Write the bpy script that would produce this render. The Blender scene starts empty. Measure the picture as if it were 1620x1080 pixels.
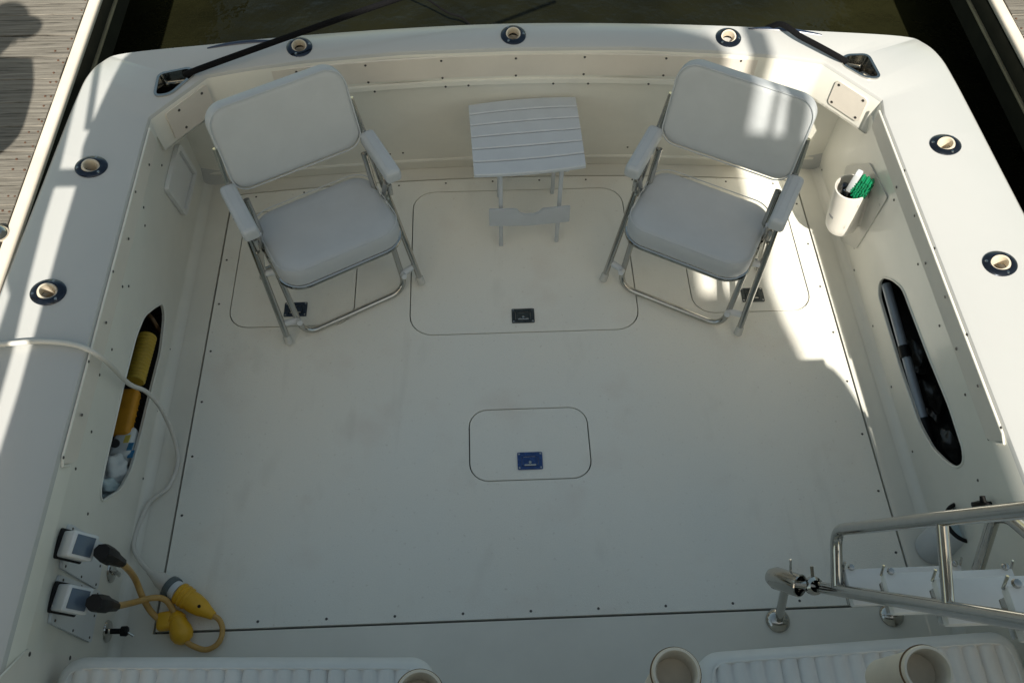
import bpy, bmesh, math, random
from mathutils import Vector, Matrix
from mathutils.geometry import delaunay_2d_cdt
R = math.radians
random.seed(7)
scene = bpy.context.scene
COL = scene.collection

# ---------------------------------------------------------------- camera
CAMH = 2.6                                   # camera height above the cockpit floor
PITCH, YAW, ROLL, FPX = 1.0143682, 0.0465047, 0.0090258, 1330.0
_f = Vector((math.sin(YAW)*math.cos(PITCH), math.cos(YAW)*math.cos(PITCH), -math.sin(PITCH)))
_r = Vector((math.cos(YAW), -math.sin(YAW), 0)); _u = _r.cross(_f)
CR = math.cos(ROLL)*_r + math.sin(ROLL)*_u
CU = -math.sin(ROLL)*_r + math.cos(ROLL)*_u
CF = _f
CP = Vector((0, 0, CAMH))
cam = bpy.data.cameras.new('camera'); camo = bpy.data.objects.new('camera', cam); COL.objects.link(camo)
m3 = Matrix((CR, CU, -CF)).transposed()
camo.matrix_world = Matrix.Translation(CP) @ m3.to_4x4()
cam.sensor_width = 36; cam.lens = FPX/1620*36; cam.clip_start = 0.02; cam.clip_end = 400
scene.camera = camo

# ---------------------------------------------------------------- light
SUN_EL, SUN_AZ = R(45), R(0)                 # the sun stands over the bow (towards -Y)
world = bpy.data.worlds.new('World'); scene.world = world; world.use_nodes = True
wn = world.node_tree.nodes; wl = world.node_tree.links
sky = wn.new('ShaderNodeTexSky'); sky.sky_type = 'NISHITA'; sky.sun_disc = False
sky.sun_elevation = SUN_EL; sky.sun_rotation = R(180); sky.air_density = 1.0; sky.dust_density = 1.5
tint = wn.new('ShaderNodeMix'); tint.data_type = 'RGBA'; tint.blend_type = 'MULTIPLY'; tint.inputs[0].default_value = 1   # hazy, whitish summer sky
tint.inputs[7].default_value = (1.16, 1.045, .74, 1); wl.new(sky.outputs[0], tint.inputs[6])
bg = wn['Background']; wl.new(tint.outputs[2], bg.inputs[0]); bg.inputs[1].default_value = 0.112
sl = bpy.data.lights.new('sun', 'SUN'); sl.energy = 5.0; sl.angle = R(0.53); sl.color = (1, 0.94, 0.82)
so = bpy.data.objects.new('sun', sl); COL.objects.link(so)
sdir = Vector((math.sin(SUN_AZ)*math.cos(SUN_EL), math.cos(SUN_AZ)*math.cos(SUN_EL), -math.sin(SUN_EL)))
so.rotation_euler = sdir.to_track_quat('-Z', 'Y').to_euler(); so.location = (0, -6, 8)
scene.view_settings.view_transform = 'Standard'; scene.view_settings.look = 'None'
scene.view_settings.gamma = 1; scene.view_settings.exposure = 0.42

# ---------------------------------------------------------------- pixel -> place (photo is 1620 x 1080)
def ray(p): return CR*((p[0]-810)/FPX) + CU*((540-p[1])/FPX) + CF
def at_plane(p, p0, n):
    d = ray(p); n = Vector(n); return CP + d*((Vector(p0)-CP).dot(n)/d.dot(n))
def at_z(p, z=0): return at_plane(p, (0, 0, z), (0, 0, 1))
def at_x(p, x): return at_plane(p, (x, 0, 0), (1, 0, 0))
def at_y(p, y): return at_plane(p, (0, y, 0), (0, 1, 0))

# ---------------------------------------------------------------- materials
def mat(name, col, rough=.5, metal=0, noise=0, nscale=6, bump=0, bscale=60, coat=0, spec=None, col2=None, detail=4, stretch=None, trans=0, vary=True):
    m = bpy.data.materials.new(name); m.use_nodes = True
    n = m.node_tree.nodes; l = m.node_tree.links; b = n['Principled BSDF']
    c = (*col, 1)
    b.inputs['Base Color'].default_value = c; b.inputs['Roughness'].default_value = rough; b.inputs['Metallic'].default_value = metal
    if coat: b.inputs['Coat Weight'].default_value = coat; b.inputs['Coat Roughness'].default_value = .08
    if spec is not None: b.inputs['Specular IOR Level'].default_value = spec
    if trans: b.inputs['Transmission Weight'].default_value = trans
    tc = n.new('ShaderNodeTexCoord'); src = tc.outputs['Object']
    if stretch:
        mp = n.new('ShaderNodeMapping'); mp.inputs['Scale'].default_value = stretch; l.new(src, mp.inputs[0]); src = mp.outputs[0]
    if noise:
        t = n.new('ShaderNodeTexNoise'); t.inputs['Scale'].default_value = nscale; t.inputs['Detail'].default_value = detail; t.inputs['Roughness'].default_value = .62
        l.new(src, t.inputs['Vector'])
        rp = n.new('ShaderNodeValToRGB'); rp.color_ramp.elements[0].position = .25; rp.color_ramp.elements[1].position = .75
        lo = col2 if col2 else tuple(x*(1-noise) for x in col)
        hi = col if col2 else tuple(min(1, x*(1+noise*.5)) for x in col)
        rp.color_ramp.elements[0].color = (*lo, 1); rp.color_ramp.elements[1].color = (*hi, 1)
        l.new(t.outputs['Fac'], rp.inputs[0]); l.new(rp.outputs[0], b.inputs['Base Color'])
        mr = n.new('ShaderNodeMapRange'); mr.inputs['To Min'].default_value = max(.02, rough-.08); mr.inputs['To Max'].default_value = min(1, rough+.1)
        l.new(t.outputs['Fac'], mr.inputs[0])
        if vary: l.new(mr.outputs[0], b.inputs['Roughness'])
    if bump:
        t2 = n.new('ShaderNodeTexNoise'); t2.inputs['Scale'].default_value = bscale; t2.inputs['Detail'].default_value = 3
        l.new(src, t2.inputs['Vector'])
        bp = n.new('ShaderNodeBump'); bp.inputs['Strength'].default_value = bump; bp.inputs['Distance'].default_value = .004
        l.new(t2.outputs['Fac'], bp.inputs['Height']); l.new(bp.outputs[0], b.inputs['Normal'])
    return m

M = {}
M['gelcoat'] = mat('gelcoat_white', (.51, .515, .51), .24, noise=.035, nscale=2.2, coat=.15, vary=False, detail=8)
M['liner'] = mat('liner_cream', (.76, .745, .68), .36, noise=.08, nscale=4, coat=.2)
M['panel'] = mat('bolster_panel', (.70, .65, .585), .45, noise=.06, nscale=9)
M['vinyl'] = mat('white_vinyl', (.475, .50, .525), .40, noise=.06, nscale=9, bump=.5, bscale=16)
M['pleat'] = mat('seat_vinyl', (.70, .705, .69), .45, noise=.07, nscale=10, bump=.12, bscale=220)
M['plastic'] = mat('white_plastic', (.62, .65, .68), .38, noise=.03, nscale=20)
M['offwhite'] = mat('offwhite_plastic', (.72, .69, .64), .35, noise=.04, nscale=12)
M['chrome'] = mat('stainless', (.52, .51, .48), .10, 1, noise=.10, nscale=30)
M['flange'] = mat('flange_dark_reflection', (.055, .065, .085), .16, .9, noise=.35, nscale=40)  # polished stainless; its dark reflections are painted into the base colour
M['latchblue'] = mat('latch_blue_film', (.05, .10, .26), .25, .6, noise=.3, nscale=60)
M['latchdark'] = mat('latch_tarnished', (.09, .10, .10), .3, .8, noise=.4, nscale=80)
M['latchmid'] = mat('latch_dull', (.045, .06, .085), .3, .7, noise=.4, nscale=70)
M['screw'] = mat('screw_steel', (.10, .095, .09), .35, .8)
M['groove'] = mat('groove_sealant', (.07, .068, .06), .8)
M['rope'] = mat('black_rope', (.005, .005, .006), .9, spec=.15, bump=.8, bscale=160)
_cv = mat('translucent_hardtop', (.62, .60, .56), .8, noise=.05, nscale=8); _n = _cv.node_tree; _tr = _n.nodes.new('ShaderNodeBsdfTranslucent'); _tr.inputs[0].default_value = (.62, .60, .55, 1)  # translucence added to the unseen hardtop to pass extra light to the deck
_mx = _n.nodes.new('ShaderNodeMixShader'); _mx.inputs[0].default_value = .85; _n.links.new(_n.nodes['Principled BSDF'].outputs[0], _mx.inputs[1]); _n.links.new(_tr.outputs[0], _mx.inputs[2]); _n.links.new(_mx.outputs[0], _n.nodes['Material Output'].inputs[0])
M['hardtop_skin'] = _cv
M['black'] = mat('black_rubber', (.006, .006, .007), .5, noise=.2, nscale=30, spec=.25)
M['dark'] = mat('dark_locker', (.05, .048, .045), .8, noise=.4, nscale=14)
M['tan'] = mat('rod_liner_tan', (.70, .62, .50), .5, noise=.12, nscale=30)
M['cream'] = mat('launcher_cream', (.72, .66, .56), .4, noise=.1, nscale=20)
M['yellow'] = mat('yellow_plug', (.72, .40, .02), .38, noise=.12, nscale=24)
M['amber'] = mat('amber_cable', (.55, .33, .10), .45, noise=.15, nscale=30)
M['cord'] = mat('white_cable', (.64, .62, .58), .45, noise=.08, nscale=20)
M['greyring'] = mat('grey_ring', (.10, .13, .14), .4)
M['lens'] = mat('blue_grey_lens', (.09, .13, .19), .3, noise=.1, nscale=18)
M['green'] = mat('green_bristles', (.0, .24, .10), .6, noise=.35, nscale=60)
M['yhose'] = mat('yellow_hose', (.47, .32, .035), .55, noise=.15, nscale=20)
M['orange'] = mat('orange_sleeve', (.66, .30, .02), .55, noise=.18, nscale=24)
M['brown'] = mat('brown_strap', (.14, .08, .035), .6, noise=.2, nscale=25)
M['blueprint'] = mat('blue_print', (.05, .22, .42), .4)
M['yprint'] = mat('yellow_print', (.72, .58, .12), .4)
M['cloth'] = mat('white_cloth', (.70, .73, .73), .8, noise=.06, nscale=12, bump=.3, bscale=40)
M['palecloth'] = mat('pale_blue_cloth', (.55, .66, .68), .8, noise=.06, nscale=12, bump=.3, bscale=40)
M['pole'] = mat('grey_pole', (.30, .335, .385), .3, .2, noise=.2, nscale=10)
M['navy'] = mat('navy_strip', (.03, .045, .085), .3)
M['doorgrey'] = mat('door_panel', (.58, .57, .53), .3, noise=.1, nscale=8)
M['bag'] = mat('dark_bag', (.035, .034, .03), .35, noise=.7, nscale=45, coat=.4)
M['tread'] = mat('tread_white', (.74, .745, .74), .4, noise=.06, nscale=14)
M['tablegrey'] = mat('table_plastic', (.53, .57, .615), .42, noise=.05, nscale=16)
M['mark'] = mat('grey_print', (.25, .25, .26), .5)
M['clear'] = mat('milky_cap', (.80, .80, .76), .25, trans=.35)
M['edge'] = mat('dock_edge_rail', (.78, .70, .60), .5, noise=.1, nscale=6)
M['dockface'] = mat('dock_timber_shaded', (.022, .022, .014), .9, noise=.4, nscale=9, spec=.2)  # near black: shade of the sunless dock face is put into the colour
M['rub'] = mat('dock_rub_timber', (.26, .23, .15), .7, noise=.3, nscale=8)
M['skin'] = mat('skin', (.55, .33, .23), .5); M['shirt'] = mat('shirt_blue', (.10, .16, .30), .8, noise=.1, nscale=10)
M['trousers'] = mat('khaki', (.36, .29, .19), .8, noise=.1, nscale=10); M['cap'] = mat('cap_navy', (.03, .04, .09), .7)

def deck_mat():
    m = bpy.data.materials.new('nonskid_deck'); m.use_nodes = True
    n = m.node_tree.nodes; l = m.node_tree.links; b = n['Principled BSDF']
    tc = n.new('ShaderNodeTexCoord')
    def noise(sc, det=4, off=(0, 0, 0), st=(1, 1, 1)):
        mp = n.new('ShaderNodeMapping'); mp.inputs['Location'].default_value = off; mp.inputs['Scale'].default_value = st; l.new(tc.outputs['Object'], mp.inputs[0])
        t = n.new('ShaderNodeTexNoise'); t.inputs['Scale'].default_value = sc; t.inputs['Detail'].default_value = det; l.new(mp.outputs[0], t.inputs['Vector']); return t.outputs['Fac']
    def ramp(src, a, b_):
        r = n.new('ShaderNodeMapRange'); r.inputs['From Min'].default_value = a; r.inputs['From Max'].default_value = b_; l.new(src, r.inputs[0]); return r.outputs[0]
    def mix(fac, c1, c2):
        x = n.new('ShaderNodeMix'); x.data_type = 'RGBA'; l.new(fac, x.inputs[0])
        for s, c in ((6, c1), (7, c2)):
            if isinstance(c, tuple): x.inputs[s].default_value = (*c, 1)
            else: l.new(c, x.inputs[s])
        return x.outputs[2]
    def scale(fac, k):
        x = n.new('ShaderNodeMath'); x.operation = 'MULTIPLY'; l.new(fac, x.inputs[0]); x.inputs[1].default_value = k; return x.outputs[0]
    c = mix(ramp(noise(1.8, 5), .35, .65), (.845, .85, .80), (.86, .845, .775))
    c = mix(scale(ramp(noise(4.5, 6, (3, 1, 0)), .56, .76), .38), c, (.72, .64, .57))
    c = mix(scale(ramp(noise(9, 6, (7, 2, 0), (1, .45, 1)), .60, .78), .32), c, (.62, .60, .54))
    c = mix(scale(ramp(noise(70, 2, (1, 5, 0)), .66, .78), .4), c, (.54, .50, .44))
    c = mix(scale(ramp(noise(230, 2, (4, 4, 0)), .35, .65), .12), c, (.60, .59, .54))
    c = mix(scale(ramp(noise(14, 8, (9, 3, 0), (1, .12, 1)), .64, .74), .22), c, (.62, .60, .55))
    l.new(c, b.inputs['Base Color'])
    l.new(ramp(noise(5, 4, (2, 2, 0)), -.4, 1.1), b.inputs['Roughness'])
    t = n.new('ShaderNodeTexVoronoi'); t.inputs['Scale'].default_value = 420; l.new(tc.outputs['Object'], t.inputs['Vector'])
    bp = n.new('ShaderNodeBump'); bp.inputs['Strength'].default_value = .35; bp.inputs['Distance'].default_value = .0012
    l.new(t.outputs['Distance'], bp.inputs['Height']); l.new(bp.outputs[0], b.inputs['Normal'])
    return m
M['deck'] = deck_mat()

def wood_mat(i):
    m = bpy.data.materials.new('weathered_plank_%d' % i); m.use_nodes = True
    n = m.node_tree.nodes; l = m.node_tree.links; b = n['Principled BSDF']; b.inputs['Roughness'].default_value = .85
    tc = n.new('ShaderNodeTexCoord'); mp = n.new('ShaderNodeMapping'); mp.inputs['Scale'].default_value = (1.2, 34, 6); mp.inputs['Location'].default_value = (i*3.1, i*1.7, 0)
    l.new(tc.outputs['Object'], mp.inputs[0])
    t = n.new('ShaderNodeTexNoise'); t.inputs['Scale'].default_value = 3.2; t.inputs['Detail'].default_value = 8; t.inputs['Roughness'].default_value = .7; t.inputs['Distortion'].default_value = .6
    l.new(mp.outputs[0], t.inputs['Vector'])
    rp = n.new('ShaderNodeValToRGB'); e = rp.color_ramp.elements
    k = (1.04, 1.1, 1.16)[i]
    e[0].position = .34; e[0].color = (.022*k, .019*k, .015*k, 1); e[1].position = .68; e[1].color = (.245*k, .226*k, .196*k, 1)
    x = e.new(.44); x.color = (.122*k, .111*k, .094*k, 1)
    l.new(t.outputs['Fac'], rp.inputs[0]); l.new(rp.outputs[0], b.inputs['Base Color'])
    bp = n.new('ShaderNodeBump'); bp.inputs['Strength'].default_value = .7; bp.inputs['Distance'].default_value = .006
    l.new(t.outputs['Fac'], bp.inputs['Height']); l.new(bp.outputs[0], b.inputs['Normal'])
    return m
M['wood'] = [wood_mat(i) for i in range(3)]

def water_mat():
    m = bpy.data.materials.new('harbour_water'); m.use_nodes = True
    n = m.node_tree.nodes; l = m.node_tree.links; b = n['Principled BSDF']
    tc = n.new('ShaderNodeTexCoord')
    t = n.new('ShaderNodeTexNoise'); t.inputs['Scale'].default_value = .55; t.inputs['Detail'].default_value = 5; l.new(tc.outputs['Object'], t.inputs['Vector'])
    rp = n.new('ShaderNodeValToRGB'); rp.color_ramp.elements[0].position = .4; rp.color_ramp.elements[1].position = .7
    rp.color_ramp.elements[0].color = (.005, .0055, .003, 1); rp.color_ramp.elements[1].color = (.022, .022, .009, 1)
    l.new(t.outputs['Fac'], rp.inputs[0]); l.new(rp.outputs[0], b.inputs['Base Color'])
    b.inputs['Roughness'].default_value = .06; b.inputs['IOR'].default_value = 1.33; b.inputs['Specular IOR Level'].default_value = .22
    w = n.new('ShaderNodeTexNoise'); w.inputs['Scale'].default_value = 3.5; w.inputs['Detail'].default_value = 4; l.new(tc.outputs['Object'], w.inputs['Vector'])
    bp = n.new('ShaderNodeBump'); bp.inputs['Strength'].default_value = .3; bp.inputs['Distance'].default_value = .12
    l.new(w.outputs['Fac'], bp.inputs['Height']); l.new(bp.outputs[0], b.inputs['Normal'])
    return m
M['water'] = water_mat()

# ---------------------------------------------------------------- mesh helpers
def link(name, me, material, parent=None, ang=35, smooth=True):
    o = bpy.data.objects.new(name, me); COL.objects.link(o)
    if material is not None and not me.materials: me.materials.append(material)
    if smooth:
        for p in me.polygons: p.use_smooth = True
        me.set_sharp_from_angle(angle=R(ang))
    if parent is not None: attach(o, parent)
    return o
WORLD_PARENTS = {}
def attach(o, parent):
    o.parent = parent
    if parent.name in WORLD_PARENTS: o.matrix_parent_inverse = WORLD_PARENTS[parent.name].inverted()
def obj(name, bm, material, parent=None, ang=35, smooth=True):
    me = bpy.data.meshes.new(name); bmesh.ops.recalc_face_normals(bm, faces=bm.faces); bm.to_mesh(me); bm.free()
    return link(name, me, material, parent, ang, smooth)
def tag(o, label=None, cat=None, group=None, kind=None):
    if label: o['label'] = label
    if cat: o['category'] = cat
    if group: o['group'] = group
    if kind: o['kind'] = kind
    return o
def empty(name, loc, rz=0, world_children=False):
    o = bpy.data.objects.new(name, None); COL.objects.link(o); o.location = loc; o.rotation_euler = (0, 0, rz); o.empty_display_size = .1
    if world_children: WORLD_PARENTS[o.name] = Matrix.Translation(Vector(loc)) @ Matrix.Rotation(rz, 4, 'Z')
    return o
def B(): return bmesh.new()
def box(bm, c, s, bev=0, rot=None, seg=2):
    r = bmesh.ops.create_cube(bm, size=1); v = r['verts']
    mt = Matrix.Translation(Vector(c)) @ (rot.to_4x4() if rot else Matrix()) @ Matrix.Diagonal((*s, 1))
    bmesh.ops.transform(bm, matrix=mt, verts=v)
    if bev:
        es = list({e for x in v for e in x.link_edges}); bmesh.ops.bevel(bm, geom=es, offset=bev, segments=seg, affect='EDGES', profile=.5)
    return bm
def smoothpath(pts, n=8, closed=False):
    pts = [Vector(p) for p in pts]; out = []; k = len(pts)
    rng = range(k if closed else k-1)
    for i in rng:
        if closed: a, b, c, d = pts[(i-1) % k], pts[i], pts[(i+1) % k], pts[(i+2) % k]
        else: a, b, c, d = pts[max(i-1, 0)], pts[i], pts[i+1], pts[min(i+2, k-1)]
        for j in range(n):
            t = j/n
            out.append(.5*((2*b)+(c-a)*t+(2*a-5*b+4*c-d)*t*t+(3*b-a-3*c+d)*t**3))
    if not closed: out.append(pts[-1])
    return out
def fillet(pts, rad, n=6):
    pts = [Vector(p) for p in pts]; out = [pts[0]]
    for i in range(1, len(pts)-1):
        p = pts[i]; a = (pts[i-1]-p); b = (pts[i+1]-p); r = min(rad, a.length*.48, b.length*.48)
        A = p+a.normalized()*r; Bq = p+b.normalized()*r
        for j in range(n+1):
            t = j/n; out.append((1-t)**2*A+2*t*(1-t)*p+t*t*Bq)
    out.append(pts[-1]); return out
def tube(bm, pts, r, n=12, closed=False, cap=True, flat=1.0):
    pts = [Vector(p) for p in pts]; k = len(pts); rings = []
    rr = r if isinstance(r, (list, tuple)) else [r]*k
    T = []
    for i in range(k):
        a = pts[(i-1) % k] if (closed or i > 0) else pts[i]; b = pts[(i+1) % k] if (closed or i < k-1) else pts[i]
        T.append((b-a).normalized())
    ref = Vector((0, 0, 1)) if abs(T[0].z) < .9 else Vector((1, 0, 0))
    N = (ref-T[0]*ref.dot(T[0])).normalized()
    for i in range(k):
        N = (N-T[i]*N.dot(T[i])).normalized(); Bn = T[i].cross(N)
        rings.append([bm.verts.new(pts[i]+(N*math.cos(2*math.pi*j/n)*flat+Bn*math.sin(2*math.pi*j/n))*rr[i]) for j in range(n)])
    for i in range(k if closed else k-1):
        A, C = rings[i], rings[(i+1) % k]
        for j in range(n): bm.faces.new((A[j], A[(j+1) % n], C[(j+1) % n], C[j]))
    if cap and not closed:
        bm.faces.new(rings[0][::-1]); bm.faces.new(rings[-1])
    return bm
def lathe(bm, prof, mt=Matrix(), n=28, sx=1, sy=1):
    rings = []
    for (r, z) in prof:
        if r < 1e-6: rings.append([bm.verts.new(mt @ Vector((0, 0, z)))])
        else: rings.append([bm.verts.new(mt @ Vector((r*sx*math.cos(2*math.pi*j/n), r*sy*math.sin(2*math.pi*j/n), z))) for j in range(n)])
    for A, C in zip(rings, rings[1:]):
        for j in range(n):
            q = [A[j % len(A)], A[(j+1) % n if len(A) > 1 else 0], C[(j+1) % n if len(C) > 1 else 0], C[j % len(C)]]
            q2 = []
            for v in q:
                if v not in q2: q2.append(v)
            if len(q2) > 2: bm.faces.new(q2)
    return bm
def axis_mat(p, d, up=None):
    d = Vector(d).normalized(); q = d.to_track_quat('Z', 'Y'); return Matrix.Translation(Vector(p)) @ q.to_matrix().to_4x4()
def rrect(x0, y0, x1, y1, r, n=6):
    out = []
    for cx, cy, a0 in ((x1-r, y1-r, 0), (x0+r, y1-r, 90), (x0+r, y0+r, 180), (x1-r, y0+r, 270)):
        for j in range(n+1):
            a = R(a0+90*j/n); out.append((cx+r*math.cos(a), cy+r*math.sin(a)))
    return out
def rpoly(pts, r, n=5):                      # polygon with rounded corners
    k = len(pts); out = []
    for i in range(k):
        p = Vector(pts[i]).to_2d(); a = Vector(pts[i-1]).to_2d()-p; b = Vector(pts[(i+1) % k]).to_2d()-p; q = min(r, a.length*.45, b.length*.45)
        A = p+a.normalized()*q; C = p+b.normalized()*q
        for j in range(n+1):
            t = j/n; v = (1-t)**2*A+2*t*(1-t)*p+t*t*C; out.append((v.x, v.y))
    return out
def area(p): return .5*sum(p[i-1][0]*p[i][1]-p[i][0]*p[i-1][1] for i in range(len(p)))
def offset(p, d):                            # outward offset of a simple polygon
    p = p if area(p) > 0 else p[::-1]; k = len(p); out = []
    for i in range(k):
        a, b, c = Vector(p[i-1]), Vector(p[i]), Vector(p[(i+1) % k])
        n1 = (b-a); n1 = Vector((n1.y, -n1.x)).normalized(); n2 = (c-b); n2 = Vector((n2.y, -n2.x)).normalized()
        nn = n1+n2
        if nn.length < 1e-6: nn = n1
        nn.normalize(); q = b+nn*(d/max(.4, nn.dot(n1))); out.append((q.x, q.y))
    return out
def plate(bm, outline, holes, fn, thick, bev=0):
    """flat sheet with holes; fn(u, v, w) maps plate coordinates to space, w = 0 on top, -thick below"""
    pts = []; edges = []
    for lp in [outline]+list(holes):
        s = len(pts); pts += [Vector(p) for p in lp]; edges += [(s+i, s+(i+1) % len(lp)) for i in range(len(lp))]
    vs, es, fs, ov, oe, of = delaunay_2d_cdt(pts, edges, [], 1, 1e-7)
    def inside(p, poly):
        c = False
        for i in range(len(poly)):
            a, b = poly[i-1], poly[i]
            if (a[1] > p.y) != (b[1] > p.y) and p.x < (b[0]-a[0])*(p.y-a[1])/(b[1]-a[1])+a[0]: c = not c
        return c
    top = [bm.verts.new(fn(v.x, v.y, 0)) for v in vs]; bot = [bm.verts.new(fn(v.x, v.y, -thick)) for v in vs]
    cnt = {}
    for f in fs:
        c = sum((vs[i] for i in f), Vector((0, 0)))/len(f)
        if not inside(c, outline) or any(inside(c, h) for h in holes): continue
        bm.faces.new([top[i] for i in f]); bm.faces.new([bot[i] for i in reversed(f)])
        for i in range(len(f)):
            k = (f[i], f[(i+1) % len(f)]); cnt[k] = cnt.get(k, 0)+1
    for (a, b) in list(cnt):
        if (b, a) not in cnt: bm.faces.new((top[b], top[a], bot[a], bot[b]))
    bmesh.ops.delete(bm, geom=[v for v in bm.verts if not v.link_faces], context='VERTS')
    return bm
def flat(z): return lambda u, v, w: Vector((u, v, z+w))
def xy(p): return (p.x, p.y)

# ================================================================ SETTING
WATER_Z, DOCK_Z = -.38, .2
bm = B(); bmesh.ops.create_grid(bm, x_segments=1, y_segments=1, size=150); bmesh.ops.translate(bm, verts=bm.verts, vec=(0, 0, WATER_Z))
tag(obj('water', bm, M['water'], smooth=False), kind='structure')

def dock(name, x_edge, sgn, y0, y1, width):
    root = empty(name, (x_edge+sgn*width/2, (y0+y1)/2, DOCK_Z), 0, True); tag(root, kind='structure')
    rnd = random.Random(name)
    y = y0; w = .138; base = {}
    x_in = x_edge+sgn*.037
    while y < y1:
        k = rnd.randrange(3)
        if k not in base:
            bm = B(); box(bm, (0, 0, -.019), (width, w-.0025, .038), .002, seg=1)
            me = bpy.data.meshes.new('plank'); bm.to_mesh(me); bm.free(); me.materials.append(M['wood'][k]); base[k] = me
        o = bpy.data.objects.new('plank', base[k]); COL.objects.link(o)
        o.location = (x_in+sgn*width/2+sgn*rnd.uniform(0, .004), y+w/2, DOCK_Z+rnd.uniform(-.002, .002)); attach(o, root)
        y += w
    # nail heads in pairs along the plank ends
    bm = B(); y = y0
    while y < y1:
        for dx in (.010, .034+rnd.uniform(-.01, .03)):
            for dy in (.035, .105):
                if rnd.random() < .75:
                    c = (x_in+sgn*dx, y+dy+rnd.uniform(-.012, .012), DOCK_Z+.0025)
                    lathe(bm, [(0, .0015), (.0035, .001), (.0048, -.003)], Matrix.Translation(c), 7)
        y += w
    tag(obj('nail_heads', bm, mats_nail, root), kind='stuff')
    bm = B(); box(bm, (x_edge+sgn*.010, (y0+y1)/2, DOCK_Z-.012), (.050, y1-y0, .034), .012, None, 3)
    obj('edge_rail', bm, M['edge'], root)
    bm = B(); box(bm, (x_edge+sgn*.05, (y0+y1)/2, DOCK_Z-.17), (.05, y1-y0, .20), .004)
    obj('fascia_timber', bm, M['dockface'], root)
    bm = B(); box(bm, (x_edge+sgn*.018, (y0+y1)/2, DOCK_Z-.155), (.014, y1-y0, .014), .003)
    obj('rub_strip', bm, M['rub'], root)
    for yy in (y0+.6, y1-.5):
        bm = B(); lathe(bm, [(.13, -3.0), (.13, DOCK_Z-.06), (0, DOCK_Z-.06)], Matrix.Translation((x_edge+sgn*.5, yy, 0)), 20); obj('piling', bm, M['dockface'], root)
    return root
mats_nail = mat('rusty_nail', (.10, .05, .03), .7, noise=.3, nscale=90)
dock('dock', -1.722, -1, -2.4, 6.6, 1.8)
dock('dock', 2.322, 1, -2.4, 6.6, 1.6)

# ================================================================ BOAT
boat = empty('sport_fishing_boat', (.115, 1.0, WATER_Z), 0, True)
tag(boat, 'white sport fishing boat with open cockpit, cream deck and wide gunwales', 'boat')
GZ = .676
# ---- gunwale and hull, one swept shell; keys run from port bow end round the transom
KO = [(-1.41, -1.6), (-1.398, 0.0), (-1.388, .8), (-1.376, 1.45), (-1.364, 1.8), (-1.355, 2.05), (-1.348, 2.19), (-1.336, 2.30), (-1.303, 2.372), (-1.235, 2.408), (-.95, 2.45), (-.734, 2.478), (-.317, 2.517), (.115, 2.533)]
KI = [(-1.078, -1.6), (-1.078, 0.0), (-1.078, .8), (-1.078, 1.45), (-1.078, 1.8), (-1.078, 2.02), (-1.077, 2.086), (-1.03, 2.146), (-.98, 2.208), (-.925, 2.276), (-.80, 2.306), (-.6, 2.34), (-.28, 2.371), (.115, 2.379)]
KO += [(.23-x+.016, y) for x, y in KO[-2::-1]]
KI += [(.23-x-.012+(.012 if y > 2.05 else 0), y) for x, y in KI[-2::-1]]
def resamp(keys, n):
    p = [Vector((x, y, 0)) for x, y in keys]; return smoothpath(p, n)
def linres(keys, n):
    p = [Vector((x, y, 0)) for x, y in keys]; out = []
    for a, b in zip(p, p[1:]):
        out += [a.lerp(b, j/n) for j in range(n)]
    return out+[p[-1]]
OUT = resamp(KO, 6); INN = linres(KI, 6)
def y_in(x):                                  # aft face of the cockpit at x (coaming edge)
    return 2.379-.066*((x-.115)/.92)**2
bm = B(); rings = []
for o, i in zip(OUT, INN):
    d = (i-o).normalized(); fz = .605 if (i.y < 2.08) else .525
    pr = [(o+d*.03, -.75), (o, .2), (o, .58), (o-d*.004, .615), (o, .645), (o+d*.008, .666), (o+d*.022, GZ), (i-d*.016, GZ+.003), (i-d*.005, GZ), (i, GZ-.010), (i, fz), (i-d*.02, fz), (i-d*.02, .64), (o+d*.014, .64), (o+d*.012, .2), (o+d*.042, -.75)]
    rings.append([bm.verts.new((p.x, p.y, z)) for p, z in pr])
for A, C in zip(rings, rings[1:]):
    for j in range(len(A)): bm.faces.new((A[j], A[(j+1) % len(A)], C[(j+1) % len(A)], C[j]))
bm.faces.new(rings[0]); bm.faces.new(rings[-1][::-1])
gun = obj('gunwale', bm, M['gelcoat'], boat, 40)
RODS = [(145, 265), (77, 463), (474, 76), (812, 57), (1152, 61), (1495, 230), (1581, 418)]
TILT = [(-.35, .1), (-.35, .1), (-.12, .42), (0, .45), (.12, .42), (.35, .1), (.35, .1)]
HAWL = [(252, 120), (301, 110), (309, 119), (270, 152), (245, 155)]
HAWR = [(1336, 90), (1372, 89), (1392, 126), (1369, 126), (1331, 104)]
hawse = [[xy(at_z(p, GZ)) for p in q] for q in (HAWL, HAWR)]
hawse = [q if area(q) > 0 else q[::-1] for q in hawse]
bm = B()
for p in RODS:
    c = at_z(p, GZ); lathe(bm, [(0, GZ-.08), (.031, GZ-.08), (.031, GZ+.05), (0, GZ+.05)], Matrix.Translation((c.x, c.y, 0)), 20)
for q in hawse:
    plate(bm, offset(q, -.004), [], flat(GZ+.05), .13)
bmesh.ops.recalc_face_normals(bm, faces=bm.faces)
cme = bpy.data.meshes.new('cut'); bm.to_mesh(cme); bm.free(); cut = bpy.data.objects.new('cut', cme); COL.objects.link(cut)
md = gun.modifiers.new('b', 'BOOLEAN'); md.operation = 'DIFFERENCE'; md.solver = 'EXACT'; md.object = cut
dg = bpy.context.evaluated_depsgraph_get(); nm = bpy.data.meshes.new_from_object(gun.evaluated_get(dg)); gun.modifiers.clear(); gun.data = nm
bpy.data.objects.remove(cut)
nm.materials.append(M['liner'])
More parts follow.
